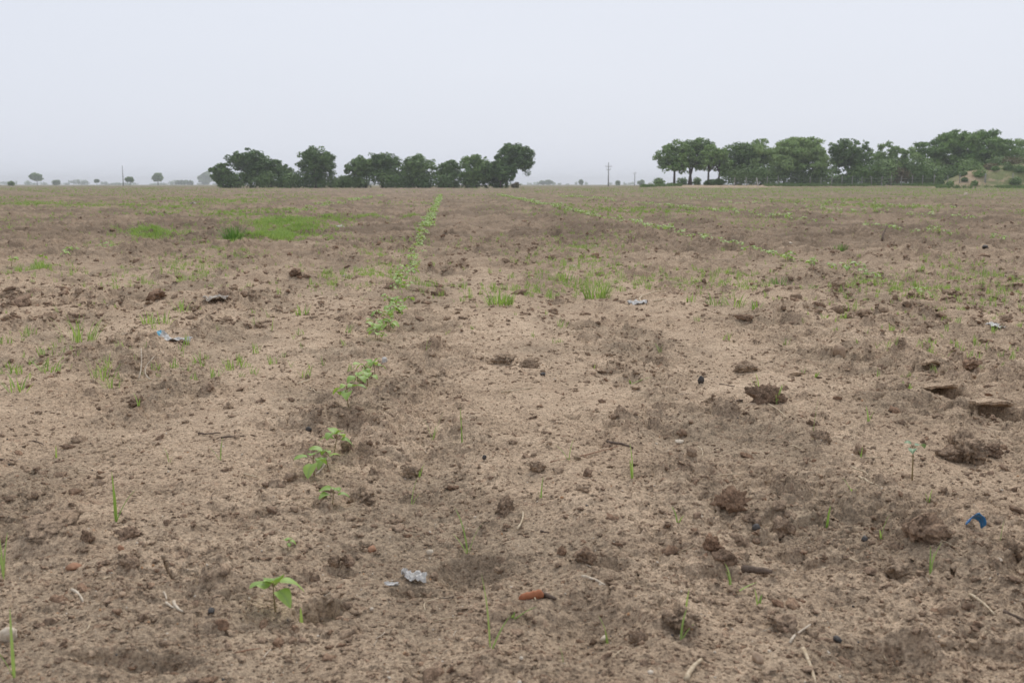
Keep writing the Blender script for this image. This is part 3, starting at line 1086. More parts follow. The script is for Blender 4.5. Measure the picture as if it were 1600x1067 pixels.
# ------------------------------------------------------------------ grass sprouts and tufts, one by one
def make_sprout(px, py, hp, n, lab, kind="thin", lean=0.0, mat=None, group=None, az=None):
    p = spot(px, py)
    h = hp * scale_at(p.y) * 1.03
    root = empty("grass_sprout" if n < 12 else "grass_tuft", p)
    tag(root, lab, "grass sprout" if n < 12 else "grass tuft", group)
    wd = {"thin": 0.0030, "wide": 0.0062, "mid": 0.0050}[kind] * (1 + 0.06 * p.y)
    rr = random.Random(px * 31 + py)
    if n < 12:
        for i in range(n):
            b = MB()
            a = az if (az is not None and i == 0) else rr.uniform(0, 6.28)
            lth = h * (1.08 if i == 0 else rr.uniform(0.45, 0.9))
            ln = lean if i == 0 else rr.uniform(0.1, 0.5)
            b.blade((rr.uniform(-1, 1) * 0.0015, rr.uniform(-1, 1) * 0.0015, -0.003 - 0.0005 * i), a, lth / max(0.25, math.cos(ln)), wd * rr.uniform(0.8, 1.2), rr.uniform(0.2, 0.9) if lean < 0.8 else 0.5, max(ln, 0.04), 7, rr.random())
            link("blade", b.mesh("blade", mat or M_GRASS), root)
    else:
        for c in range(3):
            b = MB()
            for i in range(n // 3):
                q, t = math.sqrt(rr.random()), rr.uniform(0, 6.28)
                w_ = h * (0.55 if kind != "wide" else 0.9)
                b.blade((q * math.cos(t) * w_, q * math.sin(t) * w_ * 0.7, -0.004), t + rr.uniform(-0.8, 0.8), h * rr.uniform(0.5, 1.15), wd * rr.uniform(0.7, 1.2), rr.uniform(0.2, 1.3), 0.05 + 0.75 * q * rr.random(), 5, rr.random())
            tag(link("blades", b.mesh("blades", mat or M_GRASS), root), kind="stuff")
    return root


SPROUTS = [
    (768, 1018, 108, 2, "tall grass sprout in front of the terracotta shard", "mid", 0.05, None),
    (800, 965, 24, 3, "arching grass blade bending to the right before the terracotta shard", "mid", 0.9, 0.0),
    (6, 905, 105, 3, "tall thin grass sprout at the left edge, upper one", "thin", 0.05, None),
    (22, 1062, 98, 2, "blurred grass sprout at the left edge near the bottom corner", "mid", 0.04, None),
    (181, 815, 78, 3, "slender upright grass sprout alone on the smooth crust at left", "mid", 0.03, None),
    (87, 716, 22, 2, "very short dark grass sprout at left", "mid", 0.05, None),
    (218, 652, 26, 3, "short grass sprout in front of the dark clod at left", "mid", 0.1, None),
    (470, 970, 40, 1, "single wide grass blade standing in the dark hollow", "wide", 0.02, None),
    (642, 797, 44, 2, "grass sprout in front of the small clod, right of the centre row", "mid", 0.1, 0.4),
    (655, 752, 26, 2, "small grass sprout growing by the small clod, right of the centre row", "mid", 0.15, None),
    (676, 692, 44, 4, "slanting grass sprout left of its thin neighbour in mid field", "thin", 0.3, 0.2),
    (722, 698, 58, 3, "thin upright grass sprout right of its slanting neighbour in mid field", "thin", 0.08, None),
    (731, 868, 72, 3, "forked grass sprout behind the wide brown hollow", "mid", 0.12, 2.6),
    (845, 782, 34, 2, "pale grass sprout beside the round clod in mid field", "thin", 0.1, None),
    (888, 720, 34, 2, "grass sprout behind the thin reddish twig", "mid", 0.1, None),
    (988, 748, 52, 2, "grass sprout standing in front of the dark stick", "mid", 0.06, None),
    (950, 1008, 46, 2, "grass sprout beside the pale pebble at the front", "mid", 0.1, 2.8),
    (879, 1035, 26, 1, "tiny grass sprout nearest the bottom edge", "mid", 0.05, None),
    (1062, 1000, 48, 2, "grass sprout in front of the flat lumpy clod", "mid", 0.05, None),
    (1072, 955, 34, 1, "grass sprout behind the flat lumpy clod", "mid", 0.1, None),
    (1142, 922, 36, 2, "grass sprout rising from the long hollow at right of centre", "mid", 0.1, None),
    (1146, 935, 20, 1, "wide grass blade leaning far to the right over the soil", "wide", 1.0, 0.15),
    (1184, 950, 30, 2, "small grass sprout right of the leaning wide blade", "mid", 0.1, None),
    (1060, 828, 26, 2, "grass sprout leaning left in front of the ragged brown clod", "mid", 0.2, 2.4),
    (1335, 786, 28, 4, "yellow green seedling sprout with spread blades by the pale straw", "wide", 0.5, 2.7),
    (1291, 832, 38, 1, "single upright grass blade on the reddish crumbly ground", "wide", 0.08, None),
    (1376, 848, 42, 2, "grass sprout left of the cracked clod heap", "mid", 0.1, None),
    (1452, 918, 50, 3, "branching grass sprout in front of the cracked clod heap", "thin", 0.15, 0.4),
    (1562, 855, 40, 1, "grass blade right of the bright blue plastic scrap", "wide", 0.03, None),
    (1357, 668, 24, 3, "pale yellow grass sprout before the dark cracks", "mid", 0.25, None),
    (1274, 592, 16, 4, "small bright weed sprout beside the leaning grey stone", "mid", 0.5, None),
    (1186, 618, 36, 3, "grass sprout left of the clod with grass, upright", "mid", 0.05, None),
    (1213, 640, 42, 6, "grass growing out of the big clod", "mid", 0.15, None),
    (1450, 790, 26, 2, "faint grass sprout right of the yellow green sprout", "thin", 0.1, None),
    (1270, 690, 70, 1, "very thin tall grass stem right of the clod with grass", "thin", 0.04, None),
    (985, 600, 14, 3, "broad grass blades lying flat on the pale crust in mid field", "wide", 1.15, 0.25),
    (1345, 722, 20, 2, "grass sprout in front of the dark cracks at right", "thin", 0.2, None),
    (665, 560, 28, 2, "thin grass sprout right of the white pebble", "thin", 0.1, None),
    (505, 575, 16, 3, "tiny grass sprout left of the seedling cluster", "thin", 0.2, None),
    (425, 520, 24, 4, "thin grass sprout in the open soil left of the centre row", "thin", 0.3, None),
    (345, 720, 34, 2, "faint grass sprout left of the seedlings", "thin", 0.05, None),
    (265, 722, 24, 2, "faint thin sprout on the smooth left crust", "thin", 0.05, None),
]
for (px, py, hp, n, lab, kind, lean, az) in SPROUTS:
    make_sprout(px, py, hp, n, lab, kind, lean, None, None, az)
TUFTS = [
    (933, 470, 34, 75, "dense bright green grass tuft right of its low neighbour, behind the white scrap", "mid", None),
    (782, 476, 24, 75, "low wide clump of bright grass in mid field, left of the taller tuft", "wide", None),
    (365, 386, 27, 120, "tall dark green grass tuft at the edge of the grass patch", "mid", M_GRASS_DK),
    (125, 535, 46, 30, "leafy grass tuft left of the faded blue plastic strip", "mid", None),
    (215, 368, 12, 40, "", "mid", None),
    (258, 508, 26, 15, "small grass tuft behind the faded blue plastic strip", "mid", None),
    (235, 508, 22, 15, "thin grass tuft just left behind the faded blue plastic strip", "mid", None),
    (30, 615, 34, 15, "grass tuft at the left edge", "mid", None),
    (75, 582, 30, 12, "thin grass tuft right of the left edge tuft", "mid", None),
    (165, 595, 36, 12, "tall thin grass tuft left of the curved pale roots", "thin", None),
    (175, 610, 22, 12, "yellowish grass tuft in front of the tall thin one at left", "thin", None),
    (470, 492, 20, 18, "sparse grass tuft left of the centre row", "mid", None),
    (285, 490, 22, 18, "grass tuft left of the grey dry scrap", "mid", None),
    (1120, 478, 24, 18, "grass tuft left of the clods before the diagonal row", "mid", None),
    (1150, 480, 26, 21, "grass tuft in the middle of the weeds before the diagonal row", "mid", None),
    (1080, 478, 16, 15, "small grass tuft right of the dry branch", "mid", None),
    (1180, 485, 18, 15, "low grass tuft right of the weeds before the diagonal row", "mid", None),
    (1488, 472, 12, 24, "small bright grass tuft right of the diagonal row's near end", "mid", None),
    (1523, 428, 16, 15, "yellow green grass tuft at right, before the black scrap", "mid", None),
    (1218, 450, 20, 24, "dark green leafy tuft under the diagonal row", "mid", M_GRASS_DK),
    (1313, 392, 12, 40, "dark green weed clump behind the diagonal row", "wide", M_GRASS_DK),
    (1330, 492, 22, 12, "thin grass tuft in front of the diagonal row", "thin", None),
    (880, 445, 24, 18, "loose grass tuft left behind the dense tuft", "mid", None),
    (1415, 625, 12, 12, "low yellowish weed in front of the dark slot in the crust", "mid", None),
]
for (px, py, hp, n, lab, kind, mat) in TUFTS:
    if lab:
        make_sprout(px, py, hp, n, lab, kind, 0.1, mat)

# ------------------------------------------------------------------ clods, stones
CLOD_MESH = [rock_mesh("soil_clod", 4, 500 + i, M_CLOD if i % 3 else M_CLOD_DARK, 0.62, 0.60, 0.46, 0.3) for i in range(7)]
CLOD_SMALL = [rock_mesh("small_clod", 3, 520 + i, M_CLOD if i % 2 else M_CLOD_DARK, 0.72, 0.6, 0.30) for i in range(7)]
CLOD_PALE_ME = [rock_mesh("pale_clod", 4, 540 + i, M_CLOD_PALE, 0.60, 0.60, 0.48, 0.3) for i in range(4)]
CLODS = [  # px, py(base), w, h, mesh, label
    (1112, 882, 34, 24, CLOD_MESH[6], "dark angular clod alone on pale crust, front right of centre"),
    (1203, 640, 52, 30, CLOD_MESH[3], "big dark clod with grass growing from it"),
    (787, 803, 32, 28, CLOD_MESH[6], "round clod in mid field below the thin sprouts"),
    (1146, 812, 46, 34, CLOD_PALE_ME[1], "ragged brown clod right of centre, largest of its group"),
    (1222, 842, 34, 28, CLOD_MESH[2], "dark clod right of the ragged brown clod"),
    (1172, 835, 30, 20, CLOD_MESH[4], "low clod between the ragged brown clod and the dark one"),
    (1527, 726, 54, 36, CLOD_PALE_ME[3], "largest lump of the brown clod heap behind the lone bluish seedling"),
    (1492, 722, 40, 26, CLOD_MESH[2], "left lump of the brown clod heap behind the lone bluish seedling"),
    (1552, 716, 30, 20, CLOD_MESH[6], "right lump of the brown clod heap behind the lone bluish seedling"),
    (1508, 705, 46, 34, CLOD_PALE_ME[0], "rear lump of the brown clod heap behind the lone bluish seedling"),
    (1405, 897, 40, 26, CLOD_MESH[2], "round dark clod in front of the cracked clod heap"),
    (1445, 882, 62, 40, CLOD_MESH[4], "cracked clod heap at the right front"),
    (1470, 868, 40, 30, CLOD_MESH[1], "right lump of the cracked clod heap"),
    (918, 882, 36, 26, CLOD_MESH[2], "rough clod at the front, left of the dark angular clod"),
    (203, 893, 28, 24, CLOD_MESH[5], "pointed clod at left front on damp soil"),
    (135, 858, 17, 22, CLOD_MESH[6], "small upright clod at left front"),
    (200, 842, 32, 16, CLOD_MESH[3], "flat dark clod behind the small upright clod"),
    (65, 855, 90, 26, CLOD_PALE_ME[0], "broad lumpy clod bank at the left edge"),
    (240, 466, 30, 18, CLOD_MESH[0], "dark clod far left in the middle distance"),
    (122, 472, 14, 9, CLOD_SMALL[0], "small dark clod left of the middle distance clod"),
    (525, 664, 26, 20, CLOD_MESH[2], "clod left of the lone seedling"),
    (645, 748, 36, 18, CLOD_MESH[1], "small mound clod with a sprout, right of the centre row"),
    (541, 725, 24, 22, CLOD_MESH[5], "round clod behind the seedling pair"),
    (565, 790, 52, 24, CLOD_PALE_ME[1], "crumbly clod heap right of the second nearest seedling"),
    (1065, 992, 72, 30, CLOD_PALE_ME[1], "flat lumpy clod at the front, grass before it"),
    (1000, 1003, 26, 22, CLOD_MESH[4], "small clod left of the flat lumpy clod"),
    (1230, 990, 46, 22, CLOD_MESH[2], "clod beside the pale straw at the right front"),
    (345, 992, 24, 16, CLOD_SMALL[3], "reddish crumb of soil at left front, near the black pebble"),
    (790, 570, 40, 16, CLOD_PALE_ME[3], "low brown clod beyond the pale straw in mid field"),
    (828, 575, 28, 16, CLOD_PALE_ME[1], "tan rounded clod in mid field"),
    (1168, 582, 38, 18, CLOD_PALE_ME[0], "tan clod left of the leaning grey stone"),
    (460, 442, 26, 12, CLOD_MESH[3], "dark clod left of the unbroken part of the centre row"),
    (120, 694, 26, 12, CLOD_SMALL[4], "reddish clod on the smooth left crust"),
    (210, 640, 26, 14, CLOD_MESH[6], "dark clod behind the short sprout at left"),
    (840, 742, 30, 16, CLOD_MESH[1], "clod right of the wide dip in mid field"),
    (918, 745, 18, 14, CLOD_SMALL[2], "small dark clod right of centre in mid field"),
    (1080, 742, 20, 12, CLOD_SMALL[5], "small clod before the ragged brown clod"),
    (1285, 700, 26, 22, CLOD_MESH[3], "reddish brown clod before the dark cracks"),
    (1068, 688, 16, 10, CLOD_SMALL[1], "dark reddish clod beside the white chip in mid field"),
    (1112, 635, 28, 14, CLOD_MESH[4], "dark clod left of the clod with grass"),
    (1520, 590, 28, 12, CLOD_MESH[2], "clod beyond the dark slots in the crust"),
    (520, 900, 26, 20, CLOD_MESH[1], "cracked clod left of the torn white film"),
    (545, 898, 26, 18, CLOD_MESH[6], "clod between the cracked clod and the white film scrap"),
    (900, 1020, 0, 0, None, ""),
    (1440, 1015, 0, 0, None, ""),
    (1320, 1040, 30, 12, CLOD_SMALL[2], "low clod at the rim of the round hoof print"),
    (1585, 880, 34, 26, CLOD_MESH[5], "clod at the right edge, below the blue scrap"),
    (1470, 615, 0, 0, None, ""),
    (70, 505, 30, 14, CLOD_MESH[4], "dark ragged clod left of the leafy grass tuft"),
    (590, 497, 18, 8, CLOD_SMALL[6], "reddish flat clod left of the packed seedlings"),
    (1320, 560, 0, 0, None, ""),
]
for (px, py, w, h, m, lab) in CLODS:
    if not w:
        continue
    p = spot(px, py)
    k = scale_at(p.y)
    o = link("soil_clod", m)
    o.location = (p.x, p.y + 0.3 * w * k, zat(p.x, p.y + 0.3 * w * k) - 0.16 * h * k)
    o.rotation_euler = (random.uniform(-.15, .15), random.uniform(-.15, .15), random.uniform(0, 6.28))
    zd = max(q.co.z for q in m.vertices)
    o.scale = (w * k * 1.0, w * k * 0.9, h * k / zd * 1.14)
    tag(o, lab, "clod", "soil clods lying on the field")
xy = field_points(215, 1.5, 17, 1.0, lambda x, y: (rough_mask(x, y) ** 1.5) * (0.35 + 0.65 * sstep(4.5, 7, y)), 0.5, 0.0)
ZC = ground_z(xy[:, 0], xy[:, 1])
for i in range(len(xy)):
    yd = xy[i, 1]
    s_ = min(0.085, math.exp(random.gauss(math.log(0.017 + 0.0019 * yd), 0.38)))
    o = link("soil_clod", random.choice(CLOD_SMALL))
    o.location = (xy[i, 0], yd, ZC[i] - 0.14 * s_)
    o.rotation_euler = (random.uniform(-.4, .4), random.uniform(-.4, .4), random.uniform(0, 6.28))
    o.scale = (s_ * random.uniform(.9, 1.5), s_ * random.uniform(.8, 1.1), s_ * random.uniform(.75, 1.25))
    tag(o, "nondescript small brown soil clod among the many strewn over the field", "clod", "soil clods lying on the field")


def stone(px, py, w, h, mat, lab, cat="pebble", seed=1, flat=0.7):
    p = spot(px, py)
    k = scale_at(p.y)
    me = rock_mesh(cat.replace(" ", "_"), 3, 700 + seed, mat, flat, 0.3, 0.05, 0.3)
    zd = max(q.co.z for q in me.vertices)
    o = link(cat.replace(" ", "_"), me)
    o.location = (p.x, p.y + 0.25 * w * k, p.z - 0.06 * h * k)
    o.rotation_euler = (0, 0, seed * 1.3)
    o.scale = (w * k * 1.08, w * k, h * k / zd)
    return tag(o, lab, cat)


stone(330, 971, 13, 9, M_STONE_DK, "smooth black pebble at left front", seed=1)
stone(1095, 602, 10, 12, M_STONE_DK, "black pebble right of the lying grass blades", seed=2)
stone(848, 588, 9, 6, M_STONE_DK, "small black pebble left of the lying grass blades", seed=3)
stone(1309, 1004, 15, 9, M_STONE_DK, "black stone on the rim of the round hoof print", seed=4)
stone(1182, 843, 13, 9, M_STONE_DK, "dark pebble before the low clod right of centre", seed=5)
stone(1352, 855, 13, 10, M_STONE_DK, "grey black stone left of the cracked clod heap", seed=6)
stone(482, 678, 10, 9, M_STONE_DK, "black pebble behind the seedling pair", seed=7)
stone(757, 722, 8, 8, M_STONE_DK, "tiny black pebble left of the wide dip", seed=8)
stone(1540, 396, 10, 6, M_STONE_DK, "black scrap of stone far right before the thin row", seed=9)
stone(1487, 431, 11, 6, M_STONE_DK, "dark grey stone right of the diagonal row", seed=10)
stone(600, 570, 12, 11, M_WHITE, "white pebble touching the seedling cluster", seed=11)
stone(672, 868, 12, 9, M_STRAW_PALE, "cream pebble behind the white film scrap", seed=12)
stone(944, 1004, 16, 10, M_STRAW_PALE, "pale pebble beside the front grass sprout", seed=13)
stone(1062, 693, 14, 6, M_STRAW_PALE, "white chip beside the dark reddish clod", seed=14)
stone(1560, 895, 15, 9, M_STRAW_PALE, "pale pinkish pebble at the right front", seed=15)
stone(1185, 1037, 22, 14, M_STONE, "pale stone near the bottom edge, right of centre", seed=16)
stone(539, 434, 9, 5, M_STRAW_PALE, "small white stone left of the green line of seedlings", seed=17)
stone(897, 422, 7, 5, M_STRAW_PALE, "small white stone behind the grass tufts", seed=18)
stone(931, 390, 7, 4, M_STRAW_PALE, "tiny white stone farther behind the grass tufts", seed=19)
stone(1510, 306, 8, 5, M_STRAW_PALE, "pale pink lump lying in the far weeds at right", seed=20)
stone(1233, 387, 12, 4, M_STRAW_PALE, "thin white chip behind the diagonal row", seed=21, flat=0.3)
stone(8, 1003, 26, 22, M_STRAW_PALE, "pale rounded stone cut by the left edge", seed=22)
stone(190, 937, 13, 8, M_STONE, "tan pebble on the damp left front", seed=23)
stone(188, 862, 10, 9, M_CHIP, "orange brown chip behind the pointed clod", seed=24)
stone(580, 868, 17, 9, M_CHIP, "reddish chip between the clods and the cream pebble", seed=25, flat=0.45)
stone(112, 895, 26, 9, M_CHIP, "flat reddish chip in the damp hollow at left", seed=26, flat=0.4)
stone(1312, 568, 20, 22, M_STONE, "grey stone leaning upright with a pale right edge", "stone", 27, 1.1)

# ------------------------------------------------------------------ crust slabs that leave dark slots beneath
def crust_slab(px, py, wpx, dpx_m, lift, lab, seed, tilt):
    """a plate of dry crust, its rear still joined to the ground, its ragged front edge lifted off a hole"""
    p = spot(px, py)
    k = scale_at(p.y)
    rr = random.Random(seed)
    w, d = wpx * k * 0.5, dpx_m
    n = 40
    rings = []
    for (sc, zt) in ((0.35, 0.004), (0.72, 0.003), (1.0, 0.0), (0.96, -0.009), (0.6, -0.012)):
        ring = []
        for i in range(n):
            t = 2 * math.pi * i / n
            r = 1 + 0.55 * mnoise.noise(Vector((math.cos(t) * 1.7 + seed * 3, math.sin(t) * 1.7, 0))) + 0.30 * mnoise.noise(Vector((math.cos(t) * 5 + seed, math.sin(t) * 6, 2)))
            q = Vector((w * r * sc * math.cos(t), d * r * sc * math.sin(t), zt))
            q.z += 0.006 * mnoise.noise(Vector((q.x * 30 + seed, q.y * 30, zt * 90))) - (0.012 * (q.x / w) ** 2)
            ring.append(q)
        rings.append(ring)
    vs = [q for ring in rings for q in ring]
    fs = [tuple(range(n)), tuple(4 * n + q for q in range(n - 1, -1, -1))]
    for j in range(4):
        for i in range(n):
            fs.append((j * n + i, (j + 1) * n + i, (j + 1) * n + (i + 1) % n, j * n + (i + 1) % n))
    mb = MB()
    mb.add(vs, fs)
    o = link("crust_slab", mb.mesh("crust_slab", M_SOIL, False))
    zr = float(np.median(ground_z(np.linspace(p.x - w, p.x + w, 7), np.full(7, p.y + 2.1 * d))))
    o.location = (p.x, p.y + d, zr + lift * 0.42)
    o.rotation_euler = (-math.atan2(lift * 0.5, d), rr.uniform(-0.05, 0.05), rr.uniform(-0.1, 0.1))
    return tag(o, lab, "crust slab", "lifted slabs of dry crust")


crust_slab(1480, 612, 60, 0.085, 0.028, "lifted crust slab over the farther dark slot at right", 1, 0)
crust_slab(1568, 654, 64, 0.08, 0.022, "lifted crust slab over the nearer dark slot at the right edge", 2, 0)
crust_slab(1462, 585, 26, 0.05, 0.018, "small lifted crust slab behind the farther dark slot", 4, 0)
crust_slab(1246, 588, 40, 0.06, 0.016, "lifted crust slab left of the leaning grey stone", 5, 0)


# ------------------------------------------------------------------ straws, twigs, roots
def stick(px1, py1, px2, py2, r, mat, lab, cat="straw", bow=0.1, rise=0.0, tip=None, name=None):
    a, b = ground_at(px1, py1), ground_at(px2, py2)
    n = 7
    rr = random.Random(int(px1 * 7 + py1))
    pts, L = [], math.hypot(b[0] - a[0], b[1] - a[1])
    nx, ny = -(b[1] - a[1]), (b[0] - a[0])
    bw = bow * rr.choice((-1, 1))
    for i in range(n):
        t = i / (n - 1)
        x = a[0] + (b[0] - a[0]) * t + nx * bw * math.sin(math.pi * t) * 0.5
        y = a[1] + (b[1] - a[1]) * t + ny * bw * math.sin(math.pi * t) * 0.5
        pts.append(Vector((x, y, 0)))
    zz = ground_z([p.x for p in pts], [p.y for p in pts])
    zl = [max(zz[0], np.mean(zz)) + (max(zz[-1], np.mean(zz)) - max(zz[0], np.mean(zz))) * i / (n - 1) for i in range(n)]
    c = Vector((pts[0].x, pts[0].y, zl[0]))
    rad = [r * (1.05 - (0.45 if tip is None else tip) * i / (n - 1)) * rr.uniform(0.9, 1.1) for i in range(n)]
    mb = MB()
    mb.tube([Vector((p.x, p.y, max(zl[i], zz[i] - 0.002) + r * 0.8 + rise * (i / (n - 1)) ** 1.3 + 0.001 * rr.uniform(-1, 1))) - c for i, p in enumerate(pts)], rad, 7)
    nm = name or cat.replace(" ", "_")
    o = link(nm, mb.mesh(nm, mat))
    o.location = c
    return tag(o, lab, cat)


stick(909, 910, 945, 921, .0030, M_STRAW_PALE, "thick pale straw stub at the front, right of the terracotta shard", bow=.15)
stick(260, 948, 276, 962, .0025, M_STRAW_PALE, "forked pale husk at left front, longer arm", "husk")
stick(272, 950, 286, 972, .0030, M_STRAW_PALE, "bleached husk lying beside the forked husk at left front", "husk")
stick(112, 926, 130, 941, .0028, M_STRAW_PALE, "short pale husk on the damp soil at left front", "husk")
stick(256, 930, 260, 940, .0020, M_STRAW_PALE, "tiny white husk behind the bleached one", "husk")
stick(1513, 957, 1552, 985, .0028, M_STRAW, "pale straw stalk pointing to the right edge")
stick(1566, 983, 1604, 997, .0030, M_TWIG, "dark twig piece at the right edge, beyond the pale stalk", "twig")
stick(1234, 1005, 1266, 985, .0022, M_STRAW_PALE, "pale straw leaning on the clod at the right front")
stick(1255, 1018, 1275, 1075, .0032, M_STRAW, "thick blurred straw running off the bottom edge", bow=.03)
stick(1072, 1066, 1096, 1038, .0042, M_STRAW, "broken grey stalk at the bottom edge", "stalk")
stick(1331, 742, 1358, 768, .0022, M_STRAW, "upper of two crossed straws by the yellow green sprout")
stick(1342, 764, 1374, 780, .0034, M_STRAW, "lower thicker of two crossed straws by the yellow green sprout")
stick(948, 695, 989, 704, .0040, M_TWIG, "dark stick lying in mid field, right of centre", "stick", .2)
stick(860, 724, 966, 703, .0016, M_TWIG_RED, "thin reddish twig left of the dark stick", "twig", .06)
stick(783, 618, 833, 607, .0028, M_STRAW, "pale straw in mid field, right of the centre row", bow=.05)
stick(808, 832, 817, 806, .0022, M_STRAW, "pale straw standing slightly off the soil in mid field")
stick(465, 602, 486, 596, .0036, M_STRAW, "flat straw chip left of the seedling cluster")
stick(484, 619, 502, 629, .0022, M_STRAW, "thin straw left of the lone seedling")
stick(381, 743, 405, 750, .0024, M_STRAW, "straw left of the seedling pair")
stick(494, 748, 512, 730, .0020, M_STRAW_PALE, "pale root curving between the two paired seedlings", "root")
stick(217, 598, 223, 590, .0028, M_STRAW_PALE, "left one of two pale roots sticking up on the left", "root", .1, .09)
stick(236, 597, 243, 590, .0028, M_STRAW_PALE, "right curved one of two pale roots sticking up on the left", "root", .6, .065)
stick(214, 602, 256, 603, .0026, M_STRAW, "pale root lying flat below the two upright roots", "root", .1)
stick(1378, 384, 1385, 380, .011, M_TWIG, "short dark stick leaning up in the soil far right", "stick", .1, .17)
stick(1005, 478, 1040, 464, .0060, M_STRAW, "dry forked branch beside the white scrap in mid field", "branch", .3, .02)
stick(1022, 474, 1040, 474, .0050, M_STRAW, "lower fork of dry branch beside the white scrap in mid field", "branch", .3, .01)
stick(1327, 877, 1350, 897, .0016, M_STRAW, "thin straw in front of the cracked clod heap")
stick(1284, 894, 1294, 904, .0016, M_STRAW, "tiny straw left of the cracked clod heap")
stick(160, 908, 173, 904, .0018, M_STRAW, "thin straw on the damp soil at left")
stick(172, 893, 177, 902, .0014, M_STRAW_PALE, "thin pale root curling below the pointed clod", "root", .4)
stick(1124, 601, 1148, 605, .0020, M_TWIG, "short dark twig right of the black pebble in mid field", "twig")
stick(1132, 648, 1160, 640, .0034, M_TWIG, "short brown stick left of the clod with grass", "stick")
stick(1090, 702, 1097, 721, .0018, M_STRAW, "thin straw standing out of the soil right of the white chip")
stick(310, 680, 345, 678, .0028, M_TWIG, "dark thin twig on the smooth left crust", "twig", .2)
stick(345, 688, 382, 684, .0030, M_TWIG, "dark twig with a black knot on the left crust", "twig", .1)
stick(50, 690, 68, 700, .0018, M_TWIG, "short dark twig at left", "twig", .2)
stick(1120, 755, 1160, 748, .0016, M_STRAW, "pair of thin straws in mid field, upper", bow=.1)
stick(1122, 760, 1158, 752, .0014, M_STRAW, "pair of thin straws in mid field, lower", bow=.1)
stick(1200, 644, 1228, 660, .0024, M_STRAW, "straw in front of the clod with grass")
stick(1235, 700, 1258, 710, .0018, M_STRAW, "thin straw left of the reddish brown clod")
stick(1350, 722, 1376, 722, .0018, M_STRAW, "flat pale straw above the two crossed straws")
stick(1448, 880, 1497, 888, .0012, M_STRAW, "hair thin straw arching before the cracked clod heap", bow=.3, rise=.01)
stick(665, 958, 690, 938, .0014, M_STRAW, "thin curved straw right of the white film scrap", bow=.5)
stick(505, 800, 430, 795, .0012, M_STRAW, "hair thin straw left of the second nearest seedling", bow=.1)
stick(845, 832, 858, 838, .0022, M_TWIG, "dark chip of twig behind the terracotta shard", "twig")
stick(840, 932, 868, 945, .0050, M_TWIG, "short thick bark piece right of the terracotta shard", "bark piece", .1)
stick(1160, 900, 1205, 905, .0075, M_TWIG, "stubby greenish stick lying behind the hollow at right of centre", "stick", .05)
stick(0, 720, 20, 722, .0030, M_TWIG, "dark twig at the left edge", "twig", .2)

# ------------------------------------------------------------------ litter
def scrap(name, px, py, wpx, dpx, mat, lab, cat, seed, curl=0.3, up=0.3, mats=None):
    """a crumpled sheet with a torn outline, lying on the soil"""
    p = spot(px, py)
    k = scale_at(p.y)
    w, d = wpx * k, dpx
    nx, ny = 26, 14
    v, keep = [], {}
    rr = random.Random(seed)
    for j in range(ny + 1):
        for i in range(nx + 1):
            s, t = 2 * i / nx - 1, 2 * j / ny - 1
            q = Vector((s * 1.6 + seed * 3, t * 1.6, seed))
            tear = 0.9 + 0.28 * mnoise.noise(q * 1.2)
            x = s * w / 2 * (tear if abs(s) > 0.6 else 1)
            yy = t * d / 2 * (0.55 + 0.45 * math.cos(s * 1.3)) * (1 + 0.5 * mnoise.noise(Vector((s * 2.2, seed * 2, 0))))
            z = up * d * (0.30 * mnoise.noise(q * 0.8) + 0.20 * mnoise.noise(q * 2.3) + 0.25) + curl * w * 0.5 * max(0, -s - 0.35) ** 1.4 * 2.2
            z += 0.08 * d * (1 - abs((s * 3.1 + t) % 2 - 1))
            v.append((x, yy, max(0.001, z)))
    f = []
    for j in range(ny):
        for i in range(nx):
            a = j * (nx + 1) + i
            f.append((a, a + 1, a + nx + 2, a + nx + 1))
    me = bpy.data.meshes.new(name)
    me.from_pydata(v, [], f)
    me.materials.append(mat)
    if mats:
        me.materials.append(mats)
        for pl_ in me.polygons:
            if pl_.center.x < -0.40 * w:
                pl_.material_index = 1
    o = link(name, me)
    zc = ground_z(np.linspace(p.x - w / 2, p.x + w / 2, 9), np.full(9, p.y))
    o.location = (p.x, p.y, float(np.percentile(zc, 70)) + 0.001)
    md = o.modifiers.new("thick", "SOLIDIFY")
    md.thickness = 0.0012
    return tag(o, lab, cat)


scrap("plastic_strip", 275, 536, 54, 0.075, M_WHITE, "strip of packaging with a curled faded blue end and a white tail", "plastic strip", 3, 0.40, 0.55, M_CYAN)
scrap("dry_scrap", 337, 477, 42, 0.11, M_GREYSCRAP, "grey dry crumpled scrap on the left, behind the grass", "scrap", 5, 0.0, 0.6)
scrap("plastic_film", 995, 478, 30, 0.10, M_WHITE, "white torn film scrap beside the dry branch in mid field", "plastic scrap", 7, 0.0, 0.5)
scrap("paper_scrap", 1555, 523, 24, 0.12, M_WHITE, "flat white paper scrap at the right edge of mid field", "paper scrap", 8, 0.0, 0.15)
scrap("paper_scrap", 532, 359, 13, 0.25, M_WHITE, "white scrap at the right end of the grass patch", "paper scrap", 9, 0.0, 0.4)
scrap("paper_scrap", 302, 321, 7, 0.3, M_WHITE, "tiny white scrap far off behind the grass patch", "paper scrap", 10, 0.0, 0.4)
